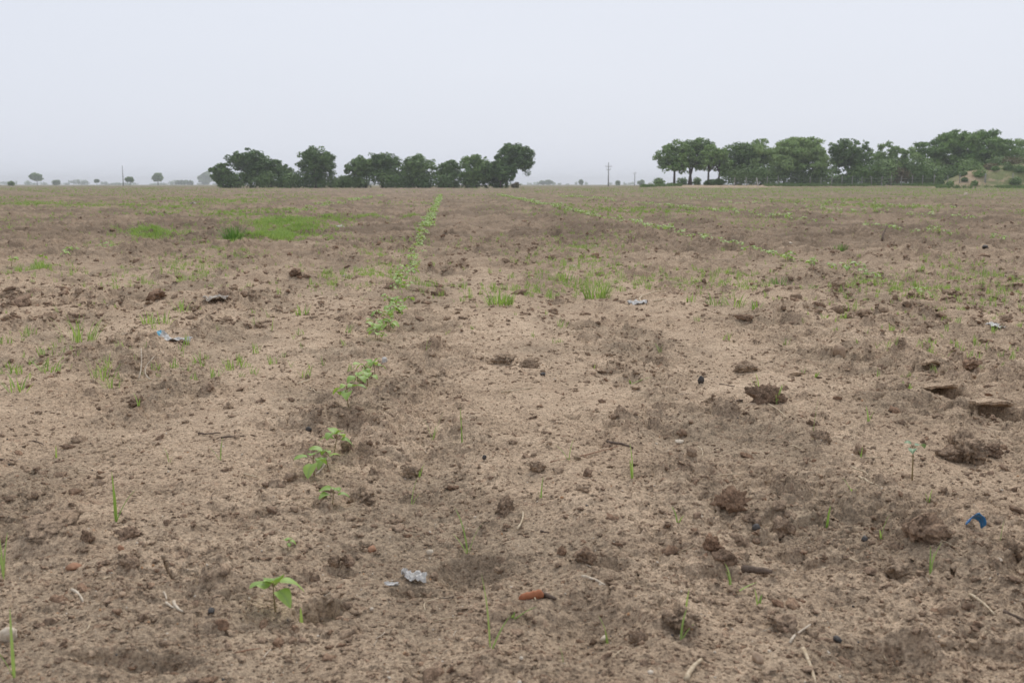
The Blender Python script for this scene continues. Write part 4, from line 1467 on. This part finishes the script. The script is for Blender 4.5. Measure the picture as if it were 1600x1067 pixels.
# white film half buried: upright folded flap
scrap("plastic_film", 650, 924, 34, 0.035, M_WHITE, "torn white film crumpled on the soil at the front, behind the tall sprout", "plastic scrap", 21, 0.10, 0.9)
scrap("plastic_film", 612, 915, 24, 0.014, M_WHITE, "thin left shred of white film on the front crust", "plastic scrap", 22, 0.0, 0.9)
scrap("plastic_film", 632, 901, 9, 0.02, M_WHITE, "tiny white film shred behind the crumpled film", "plastic scrap", 24, 0.0, 1.2)
for (nm, px, py, wpx, hpx, seed, lab) in [("plastic_scrap", 1523, 830, 28, 26, 23, "bright blue plastic scrap folded over like a hook")]:
    p = spot(px, py)
    k = scale_at(p.y)
    w, h = wpx * k, hpx * k
    mb = MB()
    vs, fs = [], []
    nx, ny = 12, 8
    for j in range(ny + 1):
        for i in range(nx + 1):
            s, t = 2 * i / nx - 1, j / ny
            nz = mnoise.noise(Vector((s * 1.7 + seed, t * 2, 0)))
            if seed == 23:                                   # a folded band: up, over and down to the right
                an = math.pi * (0.12 + 0.80 * (s + 1) / 2)
                c = Vector((-math.cos(an) * w * 0.5, 0, math.sin(an) * h * 0.82 - (0.25 * h if s > 0.7 else 0) * (s - 0.7)))
                wd = w * 0.75 * (0.45 + 0.55 * math.sin(math.pi * (s + 1) / 2 * 0.9 + 0.2))
                vs.append(c + Vector((0.10 * w * nz, (t - 0.5) * wd, (0.5 - t) * wd * 0.75 + 0.09 * h * nz)))
            else:
                edge = (0.45 + 0.55 * math.cos(s * 1.5)) * (1 + 0.6 * mnoise.noise(Vector((s * 3, seed, 1))))
                vs.append(Vector((s * w / 2, 0.3 * h * nz + 0.3 * h * t, t * h * edge)))
    for j in range(ny):
        for i in range(nx):
            a = j * (nx + 1) + i
            fs.append((a, a + 1, a + nx + 2, a + nx + 1))
    mb.add(vs, fs)
    o = link(nm, mb.mesh(nm, M_BLUE if seed == 23 else M_WHITE))
    o.location = p
    md = o.modifiers.new("thick", "SOLIDIFY")
    md.thickness = 0.0008
    tag(o, lab, "plastic scrap")
# terracotta shard: a curved piece of a pot rim
p = spot(830, 938)
k = scale_at(p.y)
mb = MB()
vs, fs = [], []
n = 12
w, h = 38 * k, 14 * k
for i in range(n + 1):
    s = 2 * i / n - 1
    taper = (0.75 + 0.25 * (s + 1) / 2 + 0.05 * math.sin(i * 2.1)) * math.sqrt(max(0.12, 1 - abs(s) ** 5))
    for (dy, dz) in ((-0.25, 0), (-0.30, .55), (-0.12, .95), (.12, 1.0), (.28, .6), (.22, 0)):
        vs.append(Vector((s * w / 2, dy * h * 1.1 + 0.25 * h * s * s, dz * h * taper + 0.22 * h * s + 0.02 * h * math.sin(i * 3 + dy * 9))))
for i in range(n):
    for j in range(6):
        a, b = i * 6 + j, i * 6 + (j + 1) % 6
        fs.append((a, b, b + 6, a + 6))
fs += [tuple(range(5, -1, -1)), tuple(n * 6 + q for q in range(6))]
mb.add(vs, fs)
o = link("terracotta_shard", mb.mesh("terracotta_shard", M_CLAY, True))
o.location = (p.x, p.y, p.z - 0.0015)
tag(o, "orange terracotta shard lying at the front, left of the thick pale straw stub", "shard")

# ------------------------------------------------------------------ trees
def leaf_cloud(centres, radii, n, size, seed, aspect=1.0, droop=0.0, shell=0.55, up=0.5):
    """n small leaf quads spread through balls of foliage"""
    g = np.random.default_rng(seed)
    vol = np.array([r[0] * r[1] * r[2] for r in radii]) ** 0.67
    pick = g.choice(len(centres), n, p=vol / vol.sum())
    d = g.normal(size=(n, 3))
    d /= np.linalg.norm(d, axis=1)[:, None]
    rad = shell + (1 - shell) * g.uniform(0, 1, n) ** 0.7
    rad *= np.where(g.uniform(0, 1, n) < 0.11, g.uniform(1.0, 1.35, n), 1.0)
    c = np.array(centres)[pick] + d * np.array(radii)[pick] * rad[:, None]
    nrm = d * 0.8 + g.normal(size=(n, 3)) * 0.55 + np.array([0, 0, up])
    nrm /= np.linalg.norm(nrm, axis=1)[:, None]
    a = np.cross(nrm, g.normal(size=(n, 3)))
    if droop:
        a = a * (1 - droop) + np.array([0, 0, -1.0]) * droop
    a /= np.linalg.norm(a, axis=1)[:, None] + 1e-6
    b = np.cross(nrm, a)
    s = size * g.uniform(0.6, 1.35, n)[:, None]
    a, b = a * s * 0.5 * aspect, b * s * 0.5 / aspect ** 0.5
    v = np.stack([c - a, c - a * 0.1 + b, c + a, c - a * 0.1 - b], 1).reshape(-1, 3)
    f = np.arange(4 * n).reshape(n, 4)
    tint = np.clip(g.normal(0.5, 0.16, len(centres))[pick] + g.normal(0, 0.12, n), 0, 1)
    return v, f, np.repeat(tint, 4)


def crown_lobes(w, h, dpt, z0, n, seed, flat=0.8, small=0.30):
    """balls that fill a rounded, flat-bottomed crown out to its edges"""
    g = random.Random(seed)
    cs, rs = [], []
    for i in range(n):
        for _ in range(200):
            u, v, q = g.uniform(-1, 1), g.uniform(-1, 1), g.uniform(-1, 1)
            e = abs(u) ** 2.6 + abs(v) ** 2.6 + abs(q) ** (2.2 if q > 0 else 4.0)
            if 0.30 < e < 1:
                break
        r = small * (g.uniform(0.55, 1.0) if i % 2 else g.uniform(0.9, 1.4)) * min(w, 1.5 * h) * 0.66
        rx, rz = min(r, w * 0.40), min(r * flat, h * 0.45)
        cs.append((u * (w / 2 - rx * 0.85), v * (dpt / 2 - rx * 0.8), z0 + h / 2 + q * (h / 2 - rz * 0.9)))
        rs.append((rx, rx, rz))
    return cs, rs


TREE_N = [0]


def make_tree(name, label, group, l, r, top, base, dist, crown_bot, n_leaf=4500, kind="round", mat=None, trunks=((0.5, 0.5),), size=0.30, lobes=16, small=0.30, seed=None, cat="tree", zbase=None):
    TREE_N[0] += 1
    seed = seed or 900 + TREE_N[0] * 7
    g = random.Random(seed)
    xc, zt = unproj((l + r) / 2, top, dist)
    xl, _ = unproj(l, top, dist)
    xr, _ = unproj(r, top, dist)
    zb = zbase if zbase is not None else zat(xc, dist)
    H = zt - zb
    W = xr - xl
    _, zc = unproj((l + r) / 2, crown_bot, dist)
    z0 = max(0.05 * H, zc - zb)
    root = empty(name, (xc, dist, zb))
    tag(root, label, cat, group)
    cs, rs = crown_lobes(W * 1.06, (H - z0) * 1.02, W * 0.85, z0, int(lobes * 1.6), seed, 0.8, small * 1.05)
    n_leaf = int(n_leaf * 1.3)
    # trunk and limbs
    mb = MB()
    tr = max(0.06, 0.028 * H)
    for (tu, lean) in trunks:
        bx = (tu - 0.5) * W
        tx = bx + (lean - 0.5) * W * 0.4
        fork = Vector((tx, 0, z0 + 0.12 * (H - z0)))
        mb.tube([(bx, 0, -0.3), (bx + (tx - bx) * 0.3, 0.05, fork.z * 0.45), tuple(fork)], [tr * 1.35, tr, tr * 0.85], 7)
        for c in g.sample(cs, min(len(cs), 7)):
            c = Vector(c)
            m = fork.lerp(c, 0.5) + Vector((0, 0, 0.08 * H))
            mb.tube([tuple(fork - Vector((0, 0, 0.1))), tuple(m), tuple(c)], [tr * 0.6, tr * 0.36, tr * 0.12], 5)
    link("trunk", mb.mesh("trunk", M_BARK), root)
    mat = mat or M_CROWN
    if kind == "round":
        sub_c, sub_r = [], []
        for c, q in zip(cs, rs):                                   # leafy bunches standing out from each lobe
            for _ in range(11):
                d = Vector((g.gauss(0, 1), g.gauss(0, 1), g.gauss(0.25, 0.9))).normalized()
                o_ = g.uniform(0.75, 1.02)
                sub_c.append((c[0] + d.x * q[0] * o_, c[1] + d.y * q[1] * o_, c[2] + d.z * q[2] * o_))
                s_ = g.uniform(0.22, 0.42) * q[0]
                sub_r.append((s_, s_, s_ * 0.72))
        v, f, t = leaf_cloud(sub_c, sub_r, int(n_leaf * 1.25), size, seed, 1.25, 0.0, 0.55, 0.7)
    else:
        sub_c, sub_r = [], []
        for c, q in zip(cs, rs):                                   # drooping sprays hung about each lobe
            for _ in range(9):
                d = Vector((g.gauss(0, 1), g.gauss(0, 1), g.gauss(0.35, 0.8))).normalized()
                sub_c.append((c[0] + d.x * q[0] * 0.9, c[1] + d.y * q[1] * 0.9, c[2] + d.z * q[2] * 0.9))
                s_ = g.uniform(0.18, 0.34) * q[0]
                sub_r.append((s_ * 1.5, s_ * 1.5, s_ * 0.75))
        v, f, t = leaf_cloud(sub_c, sub_r, n_leaf, size, seed, 2.1, 0.35, 0.1, 0.3)
    zmin = 0.02
    v[:, 2] = np.maximum(v[:, 2], zmin + 0.05 * np.random.default_rng(seed).uniform(0, 1, len(v)))
    link("crown", mesh_np("crown", v, f, mat, {"tint": t}, False), root)
    return root


def make_shrub(label, group, l, r, top, dist, n=900, mat=None, size=0.26, base_z=None, cat="shrub", name="shrub"):
    TREE_N[0] += 1
    seed = 2000 + TREE_N[0] * 3
    xc, zt = unproj((l + r) / 2, top, dist)
    xl, _ = unproj(l, top, dist)
    xr, _ = unproj(r, top, dist)
    zb = zat(xc, dist) if base_z is None else base_z
    H, W = max(0.3, zt - zb), xr - xl
    root = empty(name, (xc, dist, zb))
    tag(root, label, cat, group)
    cs, rs = crown_lobes(W, H * 1.15, W * 0.8, -0.15 * H, 8, seed, 0.85, 0.42)
    v, f, t = leaf_cloud(cs, rs, n, size, seed, 1.3, 0.0, 0.45)
    v[:, 2] = np.maximum(v[:, 2], -0.02)
    link("foliage", mesh_np("foliage", v, f, mat or M_SHRUB, {"tint": t}, False), root)
    mb = MB()
    for i in range(4):
        a = i * 1.7
        mb.tube([(0.05 * math.cos(a), 0.05 * math.sin(a), -0.1), (W * .1 * math.cos(a), W * .1 * math.sin(a), H * 0.4), (W * .22 * math.cos(a), W * .2 * math.sin(a), H * 0.75)], [0.05, 0.035, 0.015], 5)
    link("stem", mb.mesh("stem", M_BARK), root)
    return root


GL, GR = "dark trees of the left grove", "trees of the right grove"
DL = 200.0
make_tree("broadleaf_tree", "small dark tree at the left end of the left grove", GL, 327, 360, 253, 294, DL, 286, 2600, lobes=10, trunks=((.6, .5),))
make_tree("broadleaf_tree", "wide dark tree with two rounded tops, second in the left grove", GL, 357, 422, 233, 294, DL + 2, 284, 6500, lobes=20)
make_tree("broadleaf_tree", "lower ragged tree right of the wide one in the left grove", GL, 414, 455, 248, 294, DL + 4, 286, 3600, lobes=13)
make_tree("broadleaf_tree", "rounded tall tree left of the gap in the left grove", GL, 459, 525, 230, 294, DL, 286, 6500, lobes=18)
make_tree("broadleaf_tree", "dark tree right of the gap, open beneath its left side", GL, 537, 582, 244, 294, DL, 280, 3800, lobes=14, trunks=((.4, .3), (.75, .6)))
make_tree("broadleaf_tree", "domed dark tree in the middle of the left grove", GL, 568, 627, 237, 294, DL + 3, 284, 5500, lobes=18)
make_tree("broadleaf_tree", "flat topped tree right of the domed one in the left grove", GL, 625, 682, 242, 294, DL + 1, 284, 5000, lobes=17)
make_tree("broadleaf_tree", "low gappy tree before the light green one in the left grove", GL, 680, 724, 248, 294, DL + 3, 285, 3400, lobes=12)
make_tree("broadleaf_tree", "lighter green tree beside the tallest one in the left grove", GL, 718, 770, 244, 294, DL, 287, 4600, lobes=16, mat=M_CROWN_MID)
make_tree("broadleaf_tree", "tallest tree overhanging the right end of the left grove", GL, 770, 832, 224, 294, DL + 1, 278, 7000, lobes=20, trunks=((.35, .5),))
make_tree("broadleaf_tree", "dark leafy tree filling the space below the tallest one", GL, 756, 808, 252, 294, DL - 2, 290, 3600, lobes=12)
UNDER = [(334, 376, 268, "under the leftmost tree"), (362, 408, 268, "under the left half of the wide two topped tree"), (394, 444, 266, "under the right half of the wide two topped tree"), (430, 474, 266, "under the lower ragged tree"),
         (460, 510, 264, "under the rounded tall tree"), (498, 548, 272, "in the gap after the rounded tall tree"), (535, 584, 270, "under the tree open on its left side"), (570, 620, 264, "under the domed tree"), (606, 658, 266, "under the left half of the flat topped tree"),
         (646, 696, 266, "under the right half of the flat topped tree"), (684, 734, 268, "under the low gappy tree"), (720, 770, 266, "under the lighter green tree"), (756, 808, 264, "under the tallest tree")]
for (l, r, t, w_) in UNDER:
    make_shrub("dark undergrowth " + w_ + " of the left grove", "undergrowth shrubs under the left grove", l - 5, r + 5, t, DL + 1, 2000, M_CROWN, 0.30)
make_shrub("small dry brown shrub at the right foot of the left grove", None, 797, 812, 281, DL - 5, 350, M_SHRUB_DRY)
make_shrub("low light green shrub in the gap of the left grove", None, 520, 545, 276, DL + 4, 500, M_CROWN_MID)

DR = 200.0
make_tree("broadleaf_tree", "leftmost tree of the right grove, bare trunk under its crown", GR, 1024, 1086, 221, 291, DR, 273, 6000, lobes=16, mat=M_CROWN_MID, trunks=((.5, .5),))
make_tree("broadleaf_tree", "leaning forked tree, second from left in the right grove", GR, 1062, 1126, 217, 291, DR + 2, 268, 5000, lobes=16, trunks=((.25, .7), (.3, .4)))
make_tree("broadleaf_tree", "small tree on two thin trunks in the right grove", GR, 1090, 1142, 229, 291, DR - 1, 274, 3300, lobes=12, mat=M_CROWN_MID, trunks=((.35, .5), (.65, .6)))
make_tree("broadleaf_tree", "broad flat topped tree left of the feathery one", GR, 1120, 1200, 221, 290, DR + 3, 283, 7500, lobes=20)
make_tree("feathery_tree", "large pale feathery tree drooping to the ground", GR, 1162, 1294, 214, 291, DR, 291, 17000, kind="feather", mat=M_FEATHER, lobes=24, size=0.34, small=0.26)
make_tree("broadleaf_tree", "dark upright tree with two tops in the right grove", GR, 1297, 1364, 213, 290, DR - 1, 286, 7000, lobes=20, small=0.26)
make_tree("feathery_tree", "thin feathery tree with sky showing through, right of the dark one", GR, 1360, 1436, 220, 288, DR + 2, 280, 7000, kind="feather", mat=M_FEATHER, lobes=14, size=0.30, small=0.24, trunks=((.45, .4), (.5, .7)))
make_tree("feathery_tree", "widest feathery tree rising like a mound at right", GR, 1432, 1588, 204, 275, DR + 8, 287, 20000, kind="feather", mat=M_CROWN_MID, lobes=30, size=0.36, small=0.24, trunks=((.3, .4), (.6, .6)))
make_tree("feathery_tree", "feathery tree cut by the right edge", GR, 1540, 1660, 217, 270, DR + 5, 284, 9000, kind="feather", mat=M_FEATHER, lobes=20, size=0.36, small=0.26)
make_tree("feathery_tree", "grey green tree at the right edge behind the earth mound", GR, 1590, 1700, 230, 275, DR + 2, 284, 6000, kind="feather", mat=M_CROWN_MID, lobes=16, size=0.36)
RS = [(1185, 1236, 250, M_FEATHER, "shrub mixed into the left skirt of the large feathery tree"), (1222, 1276, 254, M_SHRUB, "shrub under the middle of the large feathery tree"), (1326, 1372, 248, M_CROWN_MID, "shrub close behind the dark upright tree"),
      (1362, 1406, 244, M_FEATHER, "pale shrub filling the space under the thin feathery tree"), (1396, 1452, 240, M_SHRUB, "tall shrub between the thin feathery tree and the mound shaped one"), (1430, 1496, 236, M_CROWN_MID, "tall dense shrub at the left flank of the mound shaped tree"),
      (1486, 1540, 244, M_CROWN_MID, "dense shrub under the middle of the mound shaped tree"), (1530, 1590, 240, M_SHRUB, "dense shrub under the right side of the mound shaped tree"), (1580, 1640, 238, M_CROWN_MID, "dense shrub at the right edge behind the mound"),
      (1120, 1182, 256, M_SHRUB, "shrub at the foot of the broad flat topped tree"), (1164, 1218, 256, M_FEATHER, "pale shrub at the left foot of the feathery tree"), (1266, 1316, 244, M_CROWN_MID, "tall shrub between the feathery tree and the dark one"),
      (1250, 1300, 268, M_SHRUB, "low shrub under the right side of the feathery tree"), (1345, 1385, 262, M_SHRUB, "shrub at the right foot of the dark upright tree"), (1385, 1425, 260, M_SHRUB_DRY, "brown dry shrub under the thin feathery tree"),
      (1420, 1462, 252, M_CROWN_MID, "dark shrub left of the mound shaped tree"), (1455, 1510, 256, M_CROWN, "dark shrub under the left side of the mound shaped tree"), (1300, 1345, 272, M_CROWN, "dark shrub before the foot of the dark upright tree"),
      (1420, 1460, 276, M_SHRUB, "low shrub behind the fence, left of the sandy scar"), (1084, 1094, 276, M_CROWN, "small dark bush between the first two trunks of the right grove"), (1058, 1074, 276, M_CROWN, "small dark bush behind the leftmost trunk of the right grove"),
      (1100, 1130, 279, M_SHRUB, "low bush beneath the small two trunk tree"), (1022, 1040, 277, M_FEATHER, "hazy bush left of the right grove")]
for (l, r, t, m, lab) in RS:
    l, r = l - 3, r + 3
    make_shrub(lab, "shrubs of the right grove", l, r, t, DR - 3 if r - l > 22 else DR + 25, 2200 if r - l > 28 else 450, m, 0.28)

# ------------------------------------------------------------------ earth mound at the right edge
nx, ny = 90, 36
mx, my = [], []
prof = [(1440, 0), (1464, 0.05), (1478, 0.9), (1492, 1.6), (1510, 2.5), (1530, 2.9), (1548, 3.1), (1570, 3.6), (1600, 4.1), (1700, 4.1), (1800, 3.2)]
v = []
for j in range(ny + 1):
    for i in range(nx + 1):
        px = 1440 + 360 * i / nx
        d = 179 + 26 * j / ny
        x, _ = unproj(px, 288, d)
        h = np.interp(px, [q[0] for q in prof], [q[1] for q in prof])
        t = j / ny
        k = min(1, t / 0.45)
        k = k * k * (3 - 2 * k)
        x_, y_ = np.array([x]), np.array([d])
        z = h * k + float(0.45 * fbm(x_ / 3.5, y_ / 3.5, 4, 77)[0]) * min(1, h) * min(1, t * 5) - (0.12 if t == 0 or i == 0 else 0)
        v.append((x, d, zat(x, d) + z if t < 0.05 or i % 3 == 0 else zat(x, d) + z))
MOUND = np.array(v).reshape(ny + 1, nx + 1, 3)
f = []
for j in range(ny):
    for i in range(nx):
        a = j * (nx + 1) + i
        f.append((a, a + 1, a + nx + 2, a + nx + 1))
k_ = NT("mound_earth")
pos = k_.n("ShaderNodeNewGeometry").outputs["Position"]
n1, n2 = k_.noise(pos, 0.35, 6, 0.65), k_.noise(pos, 3.0, 5, 0.6)
c_ = k_.mix(k_.ramp(n2, 0.3, 0.7), (0.28, 0.20, 0.13), (0.40, 0.31, 0.21))
c_ = k_.mix(k_.math("SUBTRACT", k_.ramp(n1, 0.36, 0.50), k_.math("MULTIPLY", k_.attr("scar"), 1.0)), c_, k_.mix(k_.ramp(n2, 0.3, 0.7), (0.10, 0.125, 0.045), (0.19, 0.20, 0.085)))
sc_ = [math.exp(-((1440 + 360 * (q % (nx + 1)) / nx - 1500 - 60 * (q // (nx + 1)) / ny) / 24) ** 2) * 0.9 for q in range(len(v))]
me = mesh_np("earth_mound", v, f, k_.done(k_.principled(c_, 0.95, 0.1, k_.bump(n2, 0.6, 0.15)).outputs[0]), {"scar": sc_})
tag(link("earth_mound", me), "sandy earth mound overgrown with scrub at the right edge", None, None, "structure")


def mound_z(x, d):
    i = np.argmin((MOUND[..., 0] - x) ** 2 + (MOUND[..., 1] - d) ** 2)
    return float(MOUND[..., 2].ravel()[i])


for (l, r, pyb, hp, d, m, lab) in [(1497, 1512, 275, 8, 192, M_SHRUB, "small green bush at the top of the sandy scar"), (1518, 1542, 283, 14, 190, M_CROWN_MID, "dark green bush left of the thick fence post on the mound"),
                                   (1514, 1527, 292, 9, 186, M_CROWN_MID, "round green bush at the foot of the mound"), (1535, 1560, 271, 10, 194, M_SHRUB_DRY, "yellowish scrub behind the thick fence post"),
                                   (1562, 1584, 275, 14, 192, M_SHRUB, "grey green bush on the upper mound"), (1582, 1606, 284, 14, 190, M_SHRUB, "green bush at the right edge of the mound"),
                                   (1500, 1512, 286, 7, 188, M_SHRUB, "tiny bush in the middle of the sandy scar"), (1548, 1562, 274, 8, 192, M_CROWN_MID, "small dark bush right of the thick fence post"),
                                   (1572, 1600, 292, 12, 186, M_SHRUB, "leafy bush low at the right edge"), (1478, 1492, 290, 9, 186, M_CROWN_MID, "green bush left of the sandy scar"), (1460, 1480, 291, 18, 190, M_SHRUB, "tall grey green bush before the sandy scar"),
                                   (1560, 1610, 266, 16, 196, M_SHRUB_DRY, "pale dry scrub on the top of the mound")]:
    d -= 4
    x, z = unproj((l + r) / 2, pyb, d)
    zb = mound_z(x, d) - 0.1
    _, zt = unproj((l + r) / 2, pyb - hp, d)
    H = hp * d / 1600
    TREE_N[0] += 1
    root = empty("shrub", (x, d, zb))
    tag(root, lab, "shrub", "shrubs on the earth mound")
    W = (r - l) * d / 1600
    cs, rs = crown_lobes(W, H * 1.2, W * .9, -0.2 * H, 7, 3000 + TREE_N[0], .85, .42)
    vv, ff, tt = leaf_cloud(cs, rs, 700, 0.24, 3000 + TREE_N[0], 1.3, 0, .45)
    link("foliage", mesh_np("foliage", vv, ff, m, {"tint": tt}, False), root)

# tall grass along the foot of the right grove and the mound
N = 3500
pxs = RNG.uniform(1000, 1680, N)
ds = RNG.uniform(186, 196, N) - np.where(pxs > 1462, 10.5, 0)
gx = np.array([unproj(a, 289, b)[0] for a, b in zip(pxs, ds)])
kp = (fbm(gx / 6, ds / 4, 2, 99) > -0.1) & ((pxs > 1195) | (pxs < 1065))
gx, ds = gx[kp], ds[kp]
clump = [sprig("verge_grass_sprig", 12, 0.55, 0.06, 60 + i, M_SHRUB) for i in range(3)]
s = RNG.uniform(0.5, 1.2, len(gx))
scatter("verge_grass", np.stack([gx, ds, height(gx, ds)[0]], 1), np.stack([0 * s, 0 * s, RNG.uniform(0, 6.28, len(s))], 1), np.repeat(s[:, None], 3, 1), clump, "rough green grass along the field edge below the right grove")

# ------------------------------------------------------------------ fence, posts and poles
fence = empty("wire_fence", (unproj(1300, 288, 190)[0], 190, 0))
tag(fence, "long wire fence on thin pale concrete posts before the right grove", "fence")
fl = fence.location.copy()
prev = None
for (px, t, b) in [(1148, 277, 289), (1166, 277, 290), (1199, 276, 290), (1216, 275, 290), (1266, 276, 290), (1283, 277, 290), (1300, 276, 291), (1316, 275, 291), (1332, 276, 291), (1347, 276, 291), (1362, 276, 291), (1378, 276, 291), (1393, 274, 291), (1409, 275, 291), (1426, 274, 291),
                   (1442, 274, 290), (1460, 273, 289), (1481, 274, 289), (1500, 273, 288), (1540, 271, 288), (1583, 270, 285), (1620, 268, 284)]:
    d = 189 if px < 1470 else 183.0
    x, zt = unproj(px, t, d)
    zb = zat(x, d) - 0.4
    r = 0.085 if px != 1540 else 0.14
    mb = MB()
    mb.tube([(0, 0, zb), (0.02, 0, zt - 0.05), (0.02, 0, zt)], [r, r * 0.85, r * 0.6], 6)
    o = link("post", mb.mesh("post", M_POST), fence)
    o.location = (x - fl.x, d - fl.y, 0)
    if px == 1540:
        o["label"] = "thicker pale post on the mound"
    if prev:
        for q in (0.25, 0.55, 0.85):
            mb = MB()
            a = Vector((prev[0] - x, prev[1] - d, zat(prev[0], prev[1]) + 1.5 * q))
            b2 = Vector((0, 0, zat(x, d) + 1.5 * q))
            mb.tube([a, (a + b2) / 2 - Vector((0, 0, 0.03)), b2], 0.012, 4)
            w = link("wire", mb.mesh("wire", M_WIRE), fence)
            w.location = (x - fl.x, d - fl.y - 0.1, 0)
    prev = (x, d)
x, zt = unproj(1182, 278, 187)
x2, zb = unproj(1185, 291, 187)
mb = MB()
mb.tube([(x2 - x, 0, zat(x2, 187) - 0.3), (0.0, 0, zt)], [0.12, 0.09], 6)
o = link("leaning_post", mb.mesh("leaning_post", M_WHITE))
o.location = (x, 187, 0)
tag(o, "white post leaning to the left before the feathery tree", "post")


def power_pole(px, top, d, lab, arms, r):
    x, zt = unproj(px, top, d)
    zb = zat(x, d)
    root = empty("power_pole", (x, d, zb))
    tag(root, lab, "pole")
    H = zt - zb
    mb = MB()
    mb.tube([(0, 0, -0.5), (0, 0, H * 0.5), (0, 0, H)], [r * 1.3, r, r * 0.7], 8)
    link("shaft", mb.mesh("shaft", M_POLE), root)
    for (hz, w) in arms:
        mb = MB()
        mb.tube([(-w / 2, -r, H * hz - 0.02), (0, -r, H * hz), (w / 2, -r, H * hz - 0.02)], 0.09, 4)
        arm = link("crossarm", mb.mesh("crossarm", M_POLE), root)
        for s_ in (-0.45, 0, 0.45):
            mb = MB()
            mb.tube([(w * s_, -r, H * hz + 0.05), (w * s_, -r, H * hz + 0.2), (w * s_, -r, H * hz + 0.4)], [0.08, 0.12, 0.06], 6)
            link("insulator", mb.mesh("insulator", M_POST), arm)
    return root


power_pole(951, 254, 420, "grey power pole with crossarms between the two groves", ((0.83, 2.6), (0.70, 1.6)), 0.20)
power_pole(992, 269, 640, "smaller distant power pole right of the crossarm pole", ((0.9, 2.2),), 0.22)
power_pole(191, 259, 520, "thin tall pole on the far left horizon", (), 0.20)

# ------------------------------------------------------------------ far trees on the horizon
GF = "distant trees on the horizon"
FT = [(48, 66, 270, 291, 820, 283, "ragged distant tree nearest the left edge", 5), (13, 22, 284, 292, 420, 291, "small dark bush far off at the left edge", 2), (82, 93, 282, 291, 900, 290, "rounded distant bush right of the ragged tree", 2),
      (148, 154, 281, 291, 800, 285, "tiny upright distant tree left of the tall pole", 2), (197, 208, 277, 292, 620, 285, "small distant tree right of the tall pole", 3), (238, 254, 270, 291, 820, 284, "round distant tree on a short trunk", 4), (309, 331, 269, 291, 1500, 288, "pale hazy tree just left of the left grove", 5),
      (842, 864, 282, 291, 1300, 290, "hazy flat bush right of the left grove", 3), (905, 911, 281, 291, 900, 288, "tiny hazy tree left of the crossarm pole", 2), (963, 969, 283, 291, 700, 290, "small hazy bush between the two power poles", 2), (997, 1006, 281, 291, 800, 290, "hazy bush right of the smaller power pole", 2), (275, 300, 282, 291, 1300, 290, "low hazy clump of trees left of the pale hazy tree", 4)]
for (l, r, t, b, d, cb, lab, nl) in FT:
    make_tree("distant_tree", lab, GF, l, r, t, b, d, cb, 500 * nl, lobes=6 + nl, size=0.0016 * d, mat=M_CROWN_MID, trunks=((.5, .5),), small=.34)
vs, fs, ts = [], [], []
g = np.random.default_rng(5)
cs, rs = [], []
px = -200
while px < 1800:
    d = g.uniform(1700, 2100)
    h = g.uniform(2.5, 8) * (1.2 if px < 340 else 0.8) if not (380 < px < 780 or px > 1080) else 4
    w = g.uniform(8, 40) * (0.25 if px > 800 else 1)
    x, _ = unproj(px, 288, d)
    if g.uniform() < 0.85:
        for q in range(int(2 + w / 8)):
            cs.append((x + g.uniform(-w, w) / 2, d + g.uniform(-8, 8), h * g.uniform(.3, .6)))
            rs.append((max(3, w / 4), 5, h * .5))
    px += (w / d * 1600) * g.uniform(.6, 1.5) + (3 if px < 340 else 8)
v, f, t = leaf_cloud(cs, rs, 9000, 2.2, 6, 1.2, 0, .3)
v[:, 2] = np.maximum(v[:, 2], 0)
tag(link("far_treeline", mesh_np("far_treeline", v, f, M_CROWN_MID, {"tint": t}, False)), "hazy line of far trees along the horizon", None, None, "stuff")

# ------------------------------------------------------------------ haze: one box of even air round everything below the cloud deck
mb = MB()
X, Y0, Y1, Z0, Z1 = 3600, -40, 3400, -2.0, 20.0
mb.add([(-X, Y0, Z0), (X, Y0, Z0), (X, Y1, Z0), (-X, Y1, Z0), (-X, Y0, Z1), (X, Y0, Z1), (X, Y1, Z1), (-X, Y1, Z1)], [(3, 2, 1, 0), (4, 5, 6, 7), (0, 1, 5, 4), (1, 2, 6, 5), (2, 3, 7, 6), (3, 0, 4, 7)])
k_ = NT("haze_air")
vol = k_.n("ShaderNodeVolumePrincipled")
vol.inputs["Color"].default_value = (0.95, 0.97, 1.0, 1)
vol.inputs["Density"].default_value = 0.00042
vol.inputs["Anisotropy"].default_value = 0.2
k_.l(vol.outputs[0], k_.out.inputs["Volume"])
tag(link("haze", mb.mesh("haze", k_.m, False)), "thin pale haze over the field", None, None, "stuff")
